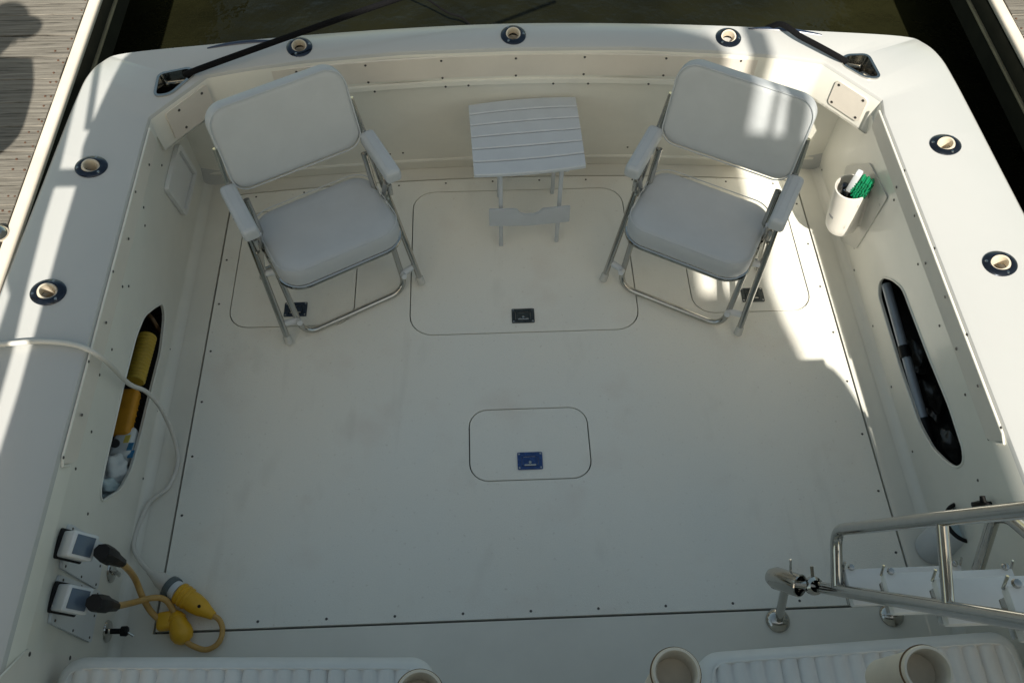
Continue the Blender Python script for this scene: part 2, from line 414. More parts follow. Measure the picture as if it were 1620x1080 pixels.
for p in nm.polygons:
    p.use_smooth = True; c = p.center
    if .5 < c.z < .662 and -1.09 < c.x < 1.33 and c.y < y_in(c.x)+.02 and c.y < 2.39: p.material_index = 1
nm.set_sharp_from_angle(angle=R(40))

# ---- rod holders
for p, (tx, ty) in zip(RODS, TILT):
    c = at_z(p, GZ); ax = Vector((-tx*.9, -ty*.9, 1)).normalized()
    yaw = math.atan2(ty, tx)
    mt = Matrix.Translation((c.x, c.y, GZ+.001)) @ Matrix.Rotation(yaw, 4, 'Z')
    bm = B(); lathe(bm, [(.028, .0), (.047, .0), (.0475, .003), (.044, .006), (.030, .009), (.0275, .008), (.0275, -.02)], mt, 32, 1.08, .93)
    h = obj('rod_holder', bm, M['flange'], boat)
    # three countersunk screws on the flange
    for a in (30, 150, 270):
        bm = B(); q = mt @ Vector((.038*1.08*math.cos(R(a)), .038*.93*math.sin(R(a)), .0075)); lathe(bm, [(0, .0015), (.0042, .0008), (.0048, -.002)], Matrix.Translation(q), 10)
        obj('flange_screw', bm, M['chrome'], h)
    d = Vector((tx, ty, -1)).normalized(); bm = B(); mt2 = axis_mat((c.x, c.y, GZ+.0075), -d)
    lathe(bm, [(.0195, -.16), (.0195, -.002), (.021, .002), (.025, .002), (.027, -.003), (.027, -.012)], mt2, 28)
    lathe(bm, [(0, -.095), (.0194, -.095)], mt2, 28)
    obj('tube_liner', bm, M['tan'], h)
# ---- hawse pockets
for q in hawse:
    q = rpoly(q, .022)
    bm = B(); plate(bm, offset(q, .004), [offset(q, -.005)], flat(GZ+.009), .011); h = obj('hawse_pocket', bm, M['chrome'], boat)
    bm = B(); ins = offset(q, -.0055); low = offset(q, -.020)
    A = [bm.verts.new((x, y, GZ+.008)) for x, y in ins]; C = [bm.verts.new((x, y, GZ-.075)) for x, y in low]
    for j in range(len(A)): bm.faces.new((A[j], A[(j+1) % len(A)], C[(j+1) % len(A)], C[j]))
    obj('pocket_liner', bm, M['chrome'], h)
    bm = B(); plate(bm, low, [], flat(GZ-.074), .004); obj('pocket_floor', bm, M['dark'], h)
    c = sum((Vector((*a, 0)) for a in q), Vector())/len(q)
    bm = B(); tube(bm, [(c.x-.03, c.y-.02, GZ-.045), (c.x+.03, c.y+.02, GZ-.045)], .009); tube(bm, [(c.x, c.y, GZ-.075), (c.x, c.y, GZ-.045)], .011)
    obj('cleat_bar', bm, M['chrome'], h)
# ---- chafe strips under the stern lines
for a, b in (((328, 77), (438, 66)), ((1184, 46), (1300, 56))):
    A, C = at_z(a, GZ), at_z(b, GZ); d = (C-A).normalized(); n = Vector((-d.y, d.x, 0))
    bm = B(); pts = []
    for j in range(13):
        t = j/12; w = .008*math.sin(math.pi*min(1, max(0, t*.94+.03)))**.5
        p = A.lerp(C, t)+n*(.012*math.sin(math.pi*t)); pts.append((p, w))
    tube(bm, [p+Vector((0, 0, .002)) for p, w in pts], [w+.001 for p, w in pts], 8); bmesh.ops.scale(bm, vec=(1, 1, .5), verts=bm.verts, space=Matrix.Translation((0, 0, -GZ)))
    obj('chafe_strip', bm, M['navy'], boat)

# ---- cockpit walls (lean outboard towards the floor)
WL0, WL1 = Vector((-1.080, 0, .605)), Vector((-1.155, 0, 0))
WR0, WR1 = Vector((1.298, 0, .605)), Vector((1.391, 0, 0))
def wallmap(p0, p1, sgn):
    e = (p1-p0); n = Vector((-e.z*1.0, 0, e.x)).normalized()
    if n.x*sgn > 0: n = -n                    # points inboard
    L = e.length
    def fn(u, v, w):                          # u = y, v = height, w = inboard offset
        t = 1-v/.605; q = p0+e*t; return Vector((q.x, u, q.z))+n*w
    return fn, n
FL, NL = wallmap(WL0, WL1, -1); FR, NR = wallmap(WR0, WR1, 1)
def onL(p, w=0): return at_plane(p, WL0+NL*w, NL)
def onR(p, w=0): return at_plane(p, WR0+NR*w, NR)
def uv(q): return (q.y, q.z)
LOCKL = [(257, 479), (244, 486), (228, 499), (215, 530), (197, 600), (165, 738), (158, 775), (160, 793), (190, 775), (207, 745), (222, 690), (240, 615), (255, 555), (261, 500)]
LOCKR = [(1397, 438), (1412, 442), (1428, 455), (1442, 492), (1470, 565), (1502, 642), (1524, 710), (1525, 732), (1515, 740), (1500, 733), (1476, 710), (1455, 672), (1425, 585), (1390, 468), (1391, 446)]
for nm_, fn, on, lk in (('cockpit_side_wall', FL, onL, LOCKL), ('cockpit_side_wall', FR, onR, LOCKR)):
    hole = [uv(on(p)) for p in lk]; hole = hole if area(hole) > 0 else hole[::-1]
    hole = rpoly(hole, .03, 3)
    bm = B(); plate(bm, [(-.5, 0), (2.445, 0), (2.43, .605), (-.5, .605)], [hole], fn, .008)
    w = obj(nm_, bm, M['liner'], boat)
    # rolled lip round the opening
    bm = B(); tube(bm, [fn(u, v, .0005) for u, v in hole], .0038, 8, True); obj('locker_rim', bm, M['liner'], w)
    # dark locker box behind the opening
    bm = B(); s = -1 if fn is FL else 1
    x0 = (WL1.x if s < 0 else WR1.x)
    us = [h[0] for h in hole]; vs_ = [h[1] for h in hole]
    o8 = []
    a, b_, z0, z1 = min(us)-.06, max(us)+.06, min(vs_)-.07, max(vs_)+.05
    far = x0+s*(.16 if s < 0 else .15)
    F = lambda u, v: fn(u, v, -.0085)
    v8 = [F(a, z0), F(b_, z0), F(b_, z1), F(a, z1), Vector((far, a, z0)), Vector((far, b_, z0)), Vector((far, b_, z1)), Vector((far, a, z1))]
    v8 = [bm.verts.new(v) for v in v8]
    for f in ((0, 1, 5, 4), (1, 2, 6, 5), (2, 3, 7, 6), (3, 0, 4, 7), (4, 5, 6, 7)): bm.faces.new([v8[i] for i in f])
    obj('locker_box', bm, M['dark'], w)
# transom wall, leaning aft towards the floor, gently cambered
def tfn(u, v, w):
    t = 1-v/.53; c = -.066*((u-.115)/.92)**2 if abs(u-.115) < 1.0 else -.066*(abs(u-.115)/.92)
    return Vector((u, 2.384+c+.10*t-w*.98+(.045*((u-.115)/1.2)**2)*t, v+w*.2))
bm = B(); g = []
for j in range(7):
    g.append([bm.verts.new(tfn(-1.22+k*(2.68/40), .53*j/6, 0)) for k in range(41)])
for j in range(6):
    for k in range(40): bm.faces.new((g[j][k], g[j][k+1], g[j+1][k+1], g[j+1][k]))
tw = obj('transom_wall', bm, M['liner'], boat)
# ledge line low on the transom
bm = B(); tube(bm, [tfn(-1.12+k*.0617, .062, .0) for k in range(41)], .009, 8); obj('ledge_bead', bm, M['liner'], tw)
# coaming flange under the transom panel
def fas(u, z, w=0): return Vector((u, y_in(u)-w, z))
def strip(name, x0, x1, z0, z1, w, m, parent, n=36):
    bm = B(); rows = [(z0, 0), (z0+.002, w), (z1-.002, w), (z1, 0)]; g = []
    for z, ww in rows: g.append([bm.verts.new(fas(x0+(x1-x0)*k/n, z, ww)) for k in range(n+1)])
    for a, b_ in zip(g, g[1:]):
        for k in range(n): bm.faces.new((a[k], a[k+1], b_[k+1], b_[k]))
    bm.faces.new([r[0] for r in g]); bm.faces.new([r[-1] for r in g][::-1])
    return obj(name, bm, m, parent)
tp = strip('transom_bolster_panel', -.84, 1.06, .562, .655, .005, M['panel'], boat)
strip('transom_flange', -.90, 1.11, .528, .550, .008, M['liner'], boat)
# port and starboard bolster panels
for s in (-1, 1):
    xe = -1.078 if s < 0 else 1.296
    bm = B(); yv0, yv1 = (.885 if s < 0 else .86), 2.045
    pr = rpoly([(yv0, .664), (yv0+.035, .600), (yv1, .600), (yv1, .664)], .012)
    plate(bm, pr, [], (lambda u, v, w, xe=xe, s=s: Vector((xe-s*(.006+w), u, v))), .005)
    sp = obj('side_bolster_panel', bm, M['panel'], boat)
    bm = B(); tube(bm, [(xe-s*.004, yv1, .667), (xe-s*.004, yv0+.02, .667), (xe-s*.004, yv0-.003, .658), (xe-s*.004, yv0+.012, .63)], .0035, 8)
    obj('panel_bead', bm, M['liner'], sp)
# starboard corner box plate and port corner plate
def diag(p0, p1):
    a, b_ = Vector((*p0, 0)), Vector((*p1, 0)); d = (b_-a).normalized(); n = Vector((d.y, -d.x, 0))
    if n.y > 0: n = -n
    return a, d, n
for s, (k0, k1) in ((-1, (6, 9)), (1, (17, 20))):
    a, d, n = diag(KI[k0], KI[k1]); L = (Vector(KI[k1])-Vector(KI[k0])).length
    fn = lambda u, v, w, a=a, d=d, n=n: Vector((*(a+d*u+n*(.006+w)).xy, v))
    bm = B()
    if s > 0: plate(bm, rrect(.075, .552, .205, .652, .014), [], fn, .005)
    else: plate(bm, rrect(.05, .54, L-.015, .655, .01), [], fn, .005)
    cp = obj('corner_plate', bm, M['panel'], boat)
    bm = B()
    ps = [(.09, .565), (.19, .565), (.09, .64), (.19, .64)] if s > 0 else [(.10, .56), (.10, .635), (.20, .56), (.20, .635)]
    for u, v in ps: lathe(bm, [(0, .0025), (.0045, .0015), (.0055, -.001)], axis_mat(fn(u, v, 0), n), 10)
    tag(obj('screws', bm, M['screw'], cp), kind='stuff')
# underside of the corner boxes
for keys in (KI[6:10], KI[17:21]):
    cx = -1.11 if keys[0][0] < 0 else 1.34
    bm = B(); poly = [(x, y) for x, y in keys]+[(cx if cx < 0 else .95, 2.47), (cx, 2.47) if cx > 0 else (-.78, 2.47)]
    q = [(x, y) for x, y in keys]
    if cx < 0: q = q+[(-.80, 2.42), (-1.10, 2.42)]
    else: q = [(1.03, 2.42)]+q+[(1.34, 2.42)]
    plate(bm, q if area(q) > 0 else q[::-1], [], flat(.532), .006); obj('corner_box_underside', bm, M['liner'], boat)

# ---- floor
SL, SR, SF = -1.035, 1.2785, .629
rear = [(x, 2.418-.062*((x-.12)/1.16)**2) for x in [SL+(SR-SL)*k/24 for k in range(25)]]
main = rpoly([(SL, SF), (SR, SF)], 0.001, 0) if False else [(SL, SF), (SR, SF)]+[(x, y) for x, y in rear[::-1]]
G = .0036
def px_rect(l, r, t, b_, rad): return rrect(l, b_, r, t, rad)
HATCH = [rrect(-.297, 1.655, .549, 2.343, .085), rrect(-.083, 1.078, .320, 1.338, .062), rrect(-.966, 1.712, -.509, 2.262, .075), rrect(.761, 1.716, 1.204, 2.266, .075)]
bm = B(); plate(bm, offset(main, -G), [offset(h, G) for h in HATCH], flat(0), .02); deck = obj('deck_floor', bm, M['deck'], boat, smooth=False)
bm = B(); outer = [(-1.19, -1.3), (1.43, -1.3), (1.43, 2.40), (1.36, 2.45), (1.0, 2.485), (.115, 2.505), (-.78, 2.485), (-1.13, 2.45), (-1.19, 2.40)]
plate(bm, outer, [offset(main, G)], flat(-.001), .02); obj('deck_margin', bm, M['liner'], boat, smooth=False)
bm = B(); plate(bm, outer, [], flat(-.022), .01); obj('deck_sealant_bed', bm, M['groove'], boat, smooth=False)
LATCH = [((827.5, 500), M['latchdark']), ((838.5, 729), M['latchblue']), ((468, 490), M['latchmid']), ((1190, 467), M['latchdark'])]
for h, (lp, lm) in zip(HATCH, LATCH):
    bm = B(); plate(bm, offset(h, -.0005), [], flat(.0), .018); ho = obj('hatch_lid', bm, M['deck'], boat, smooth=False)
    c = at_z(lp, 0); bm = B()
    plate(bm, rrect(c.x-.042, c.y-.031, c.x+.042, c.y+.031, .004), [rrect(c.x-.028, c.y-.020, c.x+.028, c.y+.016, .003)], flat(.004), .003); la = obj('latch', bm, lm, ho)
    bm = B(); box(bm, (c.x, c.y-.003, .002), (.054, .034, .0015)); obj('latch_well', bm, lm, la)
    bm = B(); box(bm, (c.x, c.y-.016, .005), (.040, .006, .004), .0015); obj('latch_lip', bm, M['chrome'], la)
    for dx in (-.0235, .0235):
        bm = B(); box(bm, (c.x+dx, c.y-.002, .0045), (.006, .034, .004), .001); obj('latch_cheek', bm, lm, la)
    bm = B(); lathe(bm, [(0, .004), (.005, .003), (.006, 0)], Matrix.Translation((c.x, c.y-.006, .0025)), 10)
    for dx in (-.036, .036):
        for dy in (-.025, .025): lathe(bm, [(0, .0015), (.0035, .0008), (.004, -.001)], Matrix.Translation((c.x+dx, c.y+dy, .0042)), 8)
    tag(obj('latch_screws', bm, M['chrome'], la), kind='stuff')
# cove between floor and walls
for s in (-1, 1):
    bm = B(); g = []
    fn = FL if s < 0 else FR
    for j in range(6):
        a = R(90*j/5); r = .035
        row = []
        for yv in (-.5, .6, 1.4, 2.44):
            b0 = fn(yv, .0, 0); p = b0+Vector((-s*r*(1-math.sin(a)), 0, r*(1-math.cos(a)))); row.append(bm.verts.new((p.x+(s*.012*p.z*-1), p.y, p.z+.0005)))
        g.append(row)
    for a, b_ in zip(g, g[1:]):
        for k in range(3): bm.faces.new((a[k], a[k+1], b_[k+1], b_[k]))
    obj('cove', bm, M['liner'], boat, 60)

# ---- screws of floor, walls and transom
def screws(name, pts, parent, r=.0045):
    bm = B()
    for p, n in pts: lathe(bm, [(0, .0018), (r*.8, .0012), (r, -.001)], axis_mat(p, n), 8)
    tag(obj(name, bm, M['screw'], parent), kind='stuff')
pts = []
Z = Vector((0, 0, 1))
k = SL+.10
while k < SR-.05: pts.append((Vector((k, SF+.022, 0)), Z)); k += .206
k = SF+.16
while k < 2.3:
    pts.append((Vector((SL+.022, k, 0)), Z)); pts.append((Vector((SR-.022, k, 0)), Z)); k += .206
for x, y in rear[1::2]: pts.append((Vector((x, y-.022, 0)), Z))
screws('deck_screws', pts, deck, .0048)
def zz(org, sc, lst): return [(org[0]+a/sc, org[1]+b/sc) for a, b in lst]
L_px = zz((0, 200), 3.376, [(870, 75), (798, 205), (865, 208), (725, 350), (768, 433), (775, 530), (688, 600), (605, 775), (655, 855), (688, 853), (568, 1047), (1042, 597), (978, 884)])
L_px += zz((80, 460), 3, [(292, 278), (233, 398), (182, 335), (150, 588), (195, 668), (62, 790), (120, 843), (178, 1057), (568, 278), (508, 572), (440, 890)])
R_px = zz((1240, 240), 3.374, [(203, 97), (645, 100), (600, 190), (587, 258), (697, 342), (375, 632), (805, 515), (715, 600), (755, 595), (860, 775), (830, 928), (975, 975), (920, 1050), (475, 930), (375, 513)])
R_px += zz((1340, 420), 3, [(570, 328), (517, 395), (620, 570), (560, 612), (730, 768), (670, 822), (620, 1018), (210, 575), (310, 882)])
pl = [(onL(p, .008 if onL(p).z > .595 else .001), NL) for p in L_px]; pr_ = [(onR(p, .008 if onR(p).z > .595 else .001), NR) for p in R_px]
screws('wall_screws', pl, boat); screws('wall_screws', pr_, boat)
T_px = [(698, 95), (816, 91), (925, 89), (700, 122), (816, 118), (923, 116), (705, 135), (741, 133), (875, 130), (930, 130)]
T_px += zz((220, 60), 3.485, [(868, 182), (1248, 147), (1265, 240), (1300, 288), (445, 232), (478, 322)])
T_px += zz((920, 40), 3.176, [(425, 162), (800, 175), (1150, 202), (1120, 285), (410, 247), (335, 288)])
pt = []
for p in T_px:
    yv = 2.37
    for _ in range(4):
        q = at_y(p, yv); yv = y_in(q.x)
    w = .0065 if q.z > .56 else .009
    pt.append((Vector((q.x, y_in(q.x)-w, q.z)), Vector((0, -1, 0))))
for p in [(637.5, 242), (617, 244), (993, 233)]:
    q = at_y(p, 2.47)
    for _ in range(4): q = at_y(p, tfn(q.x, q.z, .001).y)
    pt.append((q, Vector((0, -1, .2))))
screws('transom_screws', pt, boat)

# ---- small access door in the port wall and holder plate in the starboard wall
quad = [uv(onL(p)) for p in [(277, 225), (306, 272), (289, 343), (258, 300)]]; quad = quad if area(quad) > 0 else quad[::-1]
qo = rpoly(quad, .03, 4)
bm = B(); plate(bm, qo, [offset(qo, -.020)], lambda u, v, w: FL(u, v, .016+w), .015); ad = obj('access_door_frame', bm, M['tread'], boat)
bm = B(); plate(bm, offset(qo, -.024), [], lambda u, v, w: FL(u, v, .006+w), .005); obj('access_door', bm, M['tread'], ad)
quad = [uv(onR(p)) for p in [(1340, 262), (1378, 258), (1406, 312), (1356, 394), (1318, 372)]]; quad = quad if area(quad) > 0 else quad[::-1]
bm = B(); plate(bm, rpoly(quad, .02, 4), [], lambda u, v, w: FR(u, v, .005+w), .004); hp = obj('holder_backing_plate', bm, M['doorgrey'], boat)
# ---- white cylindrical holder on that plate
hb = onR((1338, 352), .058); ht = onR((1345, 302), .058)
hb = at_plane((1330, 357), WR0+NR*.062, NR); ht = at_plane((1349, 297), WR0+NR*.062, NR)
ax = (ht-hb).normalized(); L = (ht-hb).length
ax = Vector((ax.x, ax.y*.6, ax.z)).normalized()
bm = B(); lathe(bm, [(0, -.012), (.03, -.010), (.048, -.002), (.056, .016), (.058, .04), (.058, L-.004), (.0575, L), (.053, L+.001), (.051, L-.004), (.051, .03), (0, .03)], axis_mat(hb, ax), 40)
hold = obj('brush_holder', bm, M['offwhite'], boat)
bm = B(); box(bm, hb+ax*(L*.5)+Vector((.055, 0, 0)), (.03, .06, L*.7), .004); obj('mounting_foot', bm, M['offwhite'], hold)
bm = B(); cdir = (CP-hb).normalized(); sd = (cdir-ax*cdir.dot(ax)).normalized(); td = ax.cross(sd)
for a, w_, h_ in ((-.42, .010, .006), (-.30, .006, .012), (-.17, .009, .010)):
    q = hb+ax*(L*.42)+(sd*math.cos(a-.5)+td*math.sin(a-.5))*.0585
    box(bm, q, (w_, .0012, h_), 0, (sd*math.cos(a-.5)+td*math.sin(a-.5)).to_track_quat('Y', 'Z').to_matrix())
obj('printed_mark', bm, M['mark'], hold)
# brush standing in the holder
bt = ht-ax*.02
br = empty('scrub_brush', bt-ax*(L-.06), 0, True); tag(br, 'scrub brush with green bristles and white head standing in the white wall holder', 'brush')
bx = Vector((.35, -.75, .55)).normalized(); hd = (ax+Vector((.12, -.12, 0))).normalized()
bm = B(); tube(bm, [bt-ax*(L-.06), bt+hd*.02], .011); obj('handle', bm, M['black'], br)
rot = hd.to_track_quat('Z', 'X').to_matrix(); face = -(Vector((0, 0, 1))-hd*hd.z).normalized()
fwd = (CP-bt).normalized(); fwd = (fwd-hd*fwd.dot(hd)).normalized(); rgt = fwd.cross(hd).normalized()
if rgt.x < 0: rgt = -rgt
mb = Matrix((rgt, hd, fwd)).transposed()
cb = bt+hd*.055+rgt*.012+fwd*.01
bm = B(); box(bm, cb-rgt*.022+hd*.012, (.022, .10, .030), .006, mb); obj('head', bm, M['plastic'], br)
bm = B()
for i in range(7):
    for j in range(9):
        q = cb+rgt*(-.012+.008*i)+hd*(-.05+.0115*j+(.006 if i % 2 else 0)*1)
        if (i-3)**2/14+(j-4)**2/22 > 1.05: continue
        tube(bm, [q-fwd*.012, q+fwd*(.016+random.uniform(-.002, .003))+rgt*random.uniform(-.002, .002)], [.0045, .0036], 6)
bri = obj('bristles', bm, M['green'], br); tag(bri, kind='stuff')
bm = B(); box(bm, cb+rgt*.012-fwd*.008, (.05, .088, .012), .005, mb); obj('bristle_base', bm, M['green'], br)
# small metal tools beside the brush in the holder
bm = B(); q = bt-ax*.03-rgt*.028
tube(bm, [q-ax*.08, q+ax*.035], .007); tube(bm, [q+rgt*.015-ax*.08, q+rgt*.012+ax*.02+fwd*.01], .005); lathe(bm, [(0, .012), (.010, .008), (.011, -.006), (0, -.008)], axis_mat(q+ax*.04, ax), 12)
o = obj('hose_nozzle', bm, M['flange']); tag(o, 'dark metal nozzle tucked beside the green brush in the wall holder', 'nozzle')

# ---- shore power inlets on the port wall
lids = []
def inlet(pl_px, box_px, label):
    quad = [uv(onL(p)) for p in pl_px]; quad = quad if area(quad) > 0 else quad[::-1]
    bm = B(); plate(bm, rpoly(quad, .012, 4), [], lambda u, v, w: FL(u, v, .008+w), .007); pt_ = obj('power_inlet_plate', bm, M['plastic'], boat)
    ps = []
    cc = Vector((sum(q[0] for q in quad)/4, sum(q[1] for q in quad)/4))
    for k in range(4):
        a = Vector(quad[k]); c2 = a.lerp(cc, .16); ps.append((FL(c2.x, c2.y, .0085), NL)); c3 = a.lerp(Vector(quad[(k+1) % 4]), .5).lerp(cc, .12); ps.append((FL(c3.x, c3.y, .0085), NL))
    screws('plate_screws', ps, pt_, .004)
    # square snap box: face centre given by pixel on a plane .10 m inboard
    c = at_plane(box_px, WL0+NL*.070, NL)
    n = (NL*.72+Vector((0, -.18, .62))).normalized(); up = Vector((0, 1, 0)); up = (up-n*up.dot(n)).normalized(); sd_ = up.cross(n)
    mt_ = Matrix((sd_, up, n)).transposed()
    bm = B(); box(bm, c-n*.030, (.066, .064, .06), .006, mt_, 3); bxo = obj('inlet_box', bm, M['plastic'], pt_)
    bm = B(); box(bm, c-n*.058-sd_*.004, (.076, .074, .010), .004, mt_); obj('gasket', bm, M['black'], pt_)
    bm = B(); box(bm, c+n*.0005, (.047, .048, .003), .001, mt_); obj('lens', bm, M['lens'], bxo)
    return c, n, sd_, up
i1 = inlet([(106, 827), (92, 898), (150, 932), (163, 862)], (133, 863), '')
i2 = inlet([(90, 908), (74, 985), (140, 1016), (155, 935)], (124, 948), '')
# chrome deck fittings on the wall below
for p, nz in (((176, 904), 0), ((170, 998), 1)):
    q = onL(p, .001); bm = B(); lathe(bm, [(0, .010), (.012, .010), (.016, .006), (.036, .004), (.038, 0)], axis_mat(q, NL), 26, .82, 1); f = obj('hose_outlet', bm, M['chrome'], boat)
    bm = B()
    if nz:
        lathe(bm, [(.008, 0), (.008, .028), (.014, .030), (.015, .045), (.011, .050), (0, .05)], axis_mat(q+NL*.008, NL), 16); obj('tap_knob', bm, M['black'], f)
        bm = B(); tube(bm, [q+NL*.05, q+NL*.065+Vector((.006, -.012, -.01))], .003, 6); obj('tap_pin', bm, M['chrome'], f)
    else:
        box(bm, q+NL*.012, (.006, .014, .062), .002); obj('cap_bar', bm, M['chrome'], f)
# angled panel at the lower left
quad = [uv(onL(p)) for p in [(40, 1026), (122, 1040), (98, 1092), (-30, 1098)]]; quad = quad if area(quad) > 0 else quad[::-1]
bm = B(); plate(bm, rpoly(quad, .01, 3), [], lambda u, v, w: FL(u, v, .006+w), .005); ap = obj('forward_wall_panel', bm, M['offwhite'], boat)
screws('panel_screws', [(onL(p, .0065), NL) for p in ((47, 1034), (111, 1040))], ap, .006)

# ---- benches forward
for nm_, x0, x1, y1 in (('bench', -1.09, -.17, .425), ('bench', .50, 1.30, .395)):
    bm = B(); box(bm, ((x0+x1)/2, (y1-.02-.42)/2+0.0, .18), (x1-x0-.04, y1-.02+.42, .36), .012); obj(nm_, bm, M['liner'], boat)
# ---- cabin bulkhead, flybridge overhang and hardtop (above and behind the camera)
bm = B(); box(bm, (.115, -1.25, .85), (2.5, .06, 1.7), .01); obj('cabin_bulkhead', bm, M['gelcoat'], boat)
fo = [(1.30, -1.6), (1.30, -.56), (1.296, -.49), (1.29, -.437), (1.283, -.41), (1.274, -.382), (1.262, -.335), (1.245, -.285), (1.222, -.242), (1.192, -.218), (1.158, -.207), (1.12, -.200), (1.0, -.13), (.78, .06), (.70, .10), (-.6, .10), (-.85, .05), (-.98, -.1), (-1.0, -1.6)]
bm = B(); plate(bm, fo, [], flat(1.70), .05); obj('flybridge_deck', bm, M['gelcoat'], boat)
HT = 4.3                                     # hardtop height; y on it = y of its shadow on the floor - HT
def hs(x, y): return (x, y-HT)
ht_out = [hs(1.22, .4), hs(1.15, 1.2), hs(1.13, 1.45), hs(1.112, 1.55), hs(1.085, 1.68), hs(1.068, 1.80), hs(1.064, 1.87), hs(1.10, 2.0), hs(1.132, 2.16), hs(1.10, 2.225), hs(1.06, 2.245), hs(1.068, 2.50), hs(1.0, 2.60), hs(.85, 2.635), hs(.85, 2.86), hs(.845, 3.0), hs(.80, 3.10), hs(.66, 3.165), hs(.4, 3.24), hs(-.9, 3.24), hs(-1.11, 3.16), hs(-1.17, 3.04), hs(-1.19, 2.84), hs(-1.19, .4)]
light_slits = [[hs(.80, 1.80), hs(.865, 1.80), hs(.865, 1.97), hs(.80, 1.97)], [hs(.895, 1.80), hs(.94, 1.80), hs(.94, 1.97), hs(.895, 1.97)]]  # holes cut to let narrow slits of sun through
bm = B(); plate(bm, ht_out if area(ht_out) > 0 else ht_out[::-1], light_slits, flat(HT), .003); top = obj('hardtop_shade', bm, M['hardtop_skin'], boat)  # unseen top, its outline shaped to throw the shade edge on the deck
# unseen port panels, lower than the hardtop, added to shape the gunwale sun streaks
FW = 1.95
def fs(x, y): return (x, y-FW)
shade_panel = [fs(-1.245, 2.53), fs(-1.262, 2.66), fs(-1.255, 2.76), fs(-1.245, 2.86), fs(-1.235, 2.95), fs(-1.22, 3.05), fs(-1.17, 3.13), fs(-1.10, 3.16), fs(-1.12, .3), fs(-1.235, .3), fs(-1.228, 1.8), fs(-1.243, 2.3)]
bm = B(); plate(bm, shade_panel if area(shade_panel) > 0 else shade_panel[::-1], [], flat(FW), .03); obj('port_shade_panel', bm, M['gelcoat'], boat)
strip_ = [fs(-1.309, 2.53), fs(-1.329, 2.82), fs(-1.340, 2.98), fs(-1.48, 2.98), fs(-1.42, 2.28), fs(-1.335, 2.1), fs(-1.33, 1.5), fs(-1.30, .6), fs(-1.24, .6), fs(-1.262, 1.5), fs(-1.274, 1.88), fs(-1.292, 2.1), fs(-1.306, 2.34)]
bm = B(); plate(bm, strip_ if area(strip_) > 0 else strip_[::-1], [], flat(FW), .03); obj('port_shade_strip', bm, M['gelcoat'], boat)  # unseen strip added to shade the outer port gunwale
def pipe(pts, r, name='shade_pipe'):  # unseen pipe lengths placed to cast the thin bars of shade
    bm = B(); tube(bm, pts, r, 10); return obj(name, bm, M['chrome'], boat)
def hp3(x, y, z=HT-.03): return (x, y-z, z)
pipe([hp3(-1.265, 2.72, FW), hp3(-1.30, 3.03, FW), hp3(-1.33, 3.4, FW)], .012)
pipe([hp3(-1.50, 2.508, FW+.02), hp3(-1.10, 2.508, FW+.02)], .027)
pipe([hp3(.972, 2.45, 3.2), hp3(.938, 3.05, 3.2), hp3(.93, 3.4, 3.2)], .022)
pipe([hp3(.907, 2.4, 3.2), hp3(.907, 2.90, 3.2)], .010)
for x, yv in ((-.8, -.9), (.98, -.9), (-.8, -2.6), (.98, -2.6)):
    pipe([(x, yv, 1.66), (x*.99, yv-.25, HT-.04)], .024, 'hardtop_post')
# rocket-launcher rod tubes on the overhang
for p, d, tx_, tu_ in (((1070, 1063), 1.10, .10, .14), ((664, 1098), 1.10, .04, .14), ((1469, 1060), 1.20, .30, .06)):
    r_ = ray(p).normalized(); c = CP+r_*d; a = (-r_+CR*tx_+CU*tu_).normalized()
    bm = B(); mt_ = axis_mat(c, a)
    lathe(bm, [(.0235, -.17), (.0235, -.004), (.0252, .001), (.0278, .001), (.0292, -.003), (.0292, -.016), (.0272, -.019), (.0272, -.19), (0, -.19)], mt_, 40); rl = obj('rod_tube', bm, M['cream'], boat)
    bm = B(); tube(bm, [(mt_ @ Vector((.0293*math.cos(t_), .0293*math.sin(t_), -.010))) for t_ in [2*math.pi*k/40 for k in range(40)]], .0018, 6, True); obj('rim_band', bm, M['brown'], rl)
    bm = B(); e = c-a*.15
    tube(bm, [e, Vector((e.x, .07, 1.67))], .012); obj('rod_tube_bracket', bm, M['plastic'], rl)
    bm = B(); lathe(bm, [(0, -.05), (.0234, -.05)], mt_, 24); obj('tube_floor', bm, M['tan'], rl)

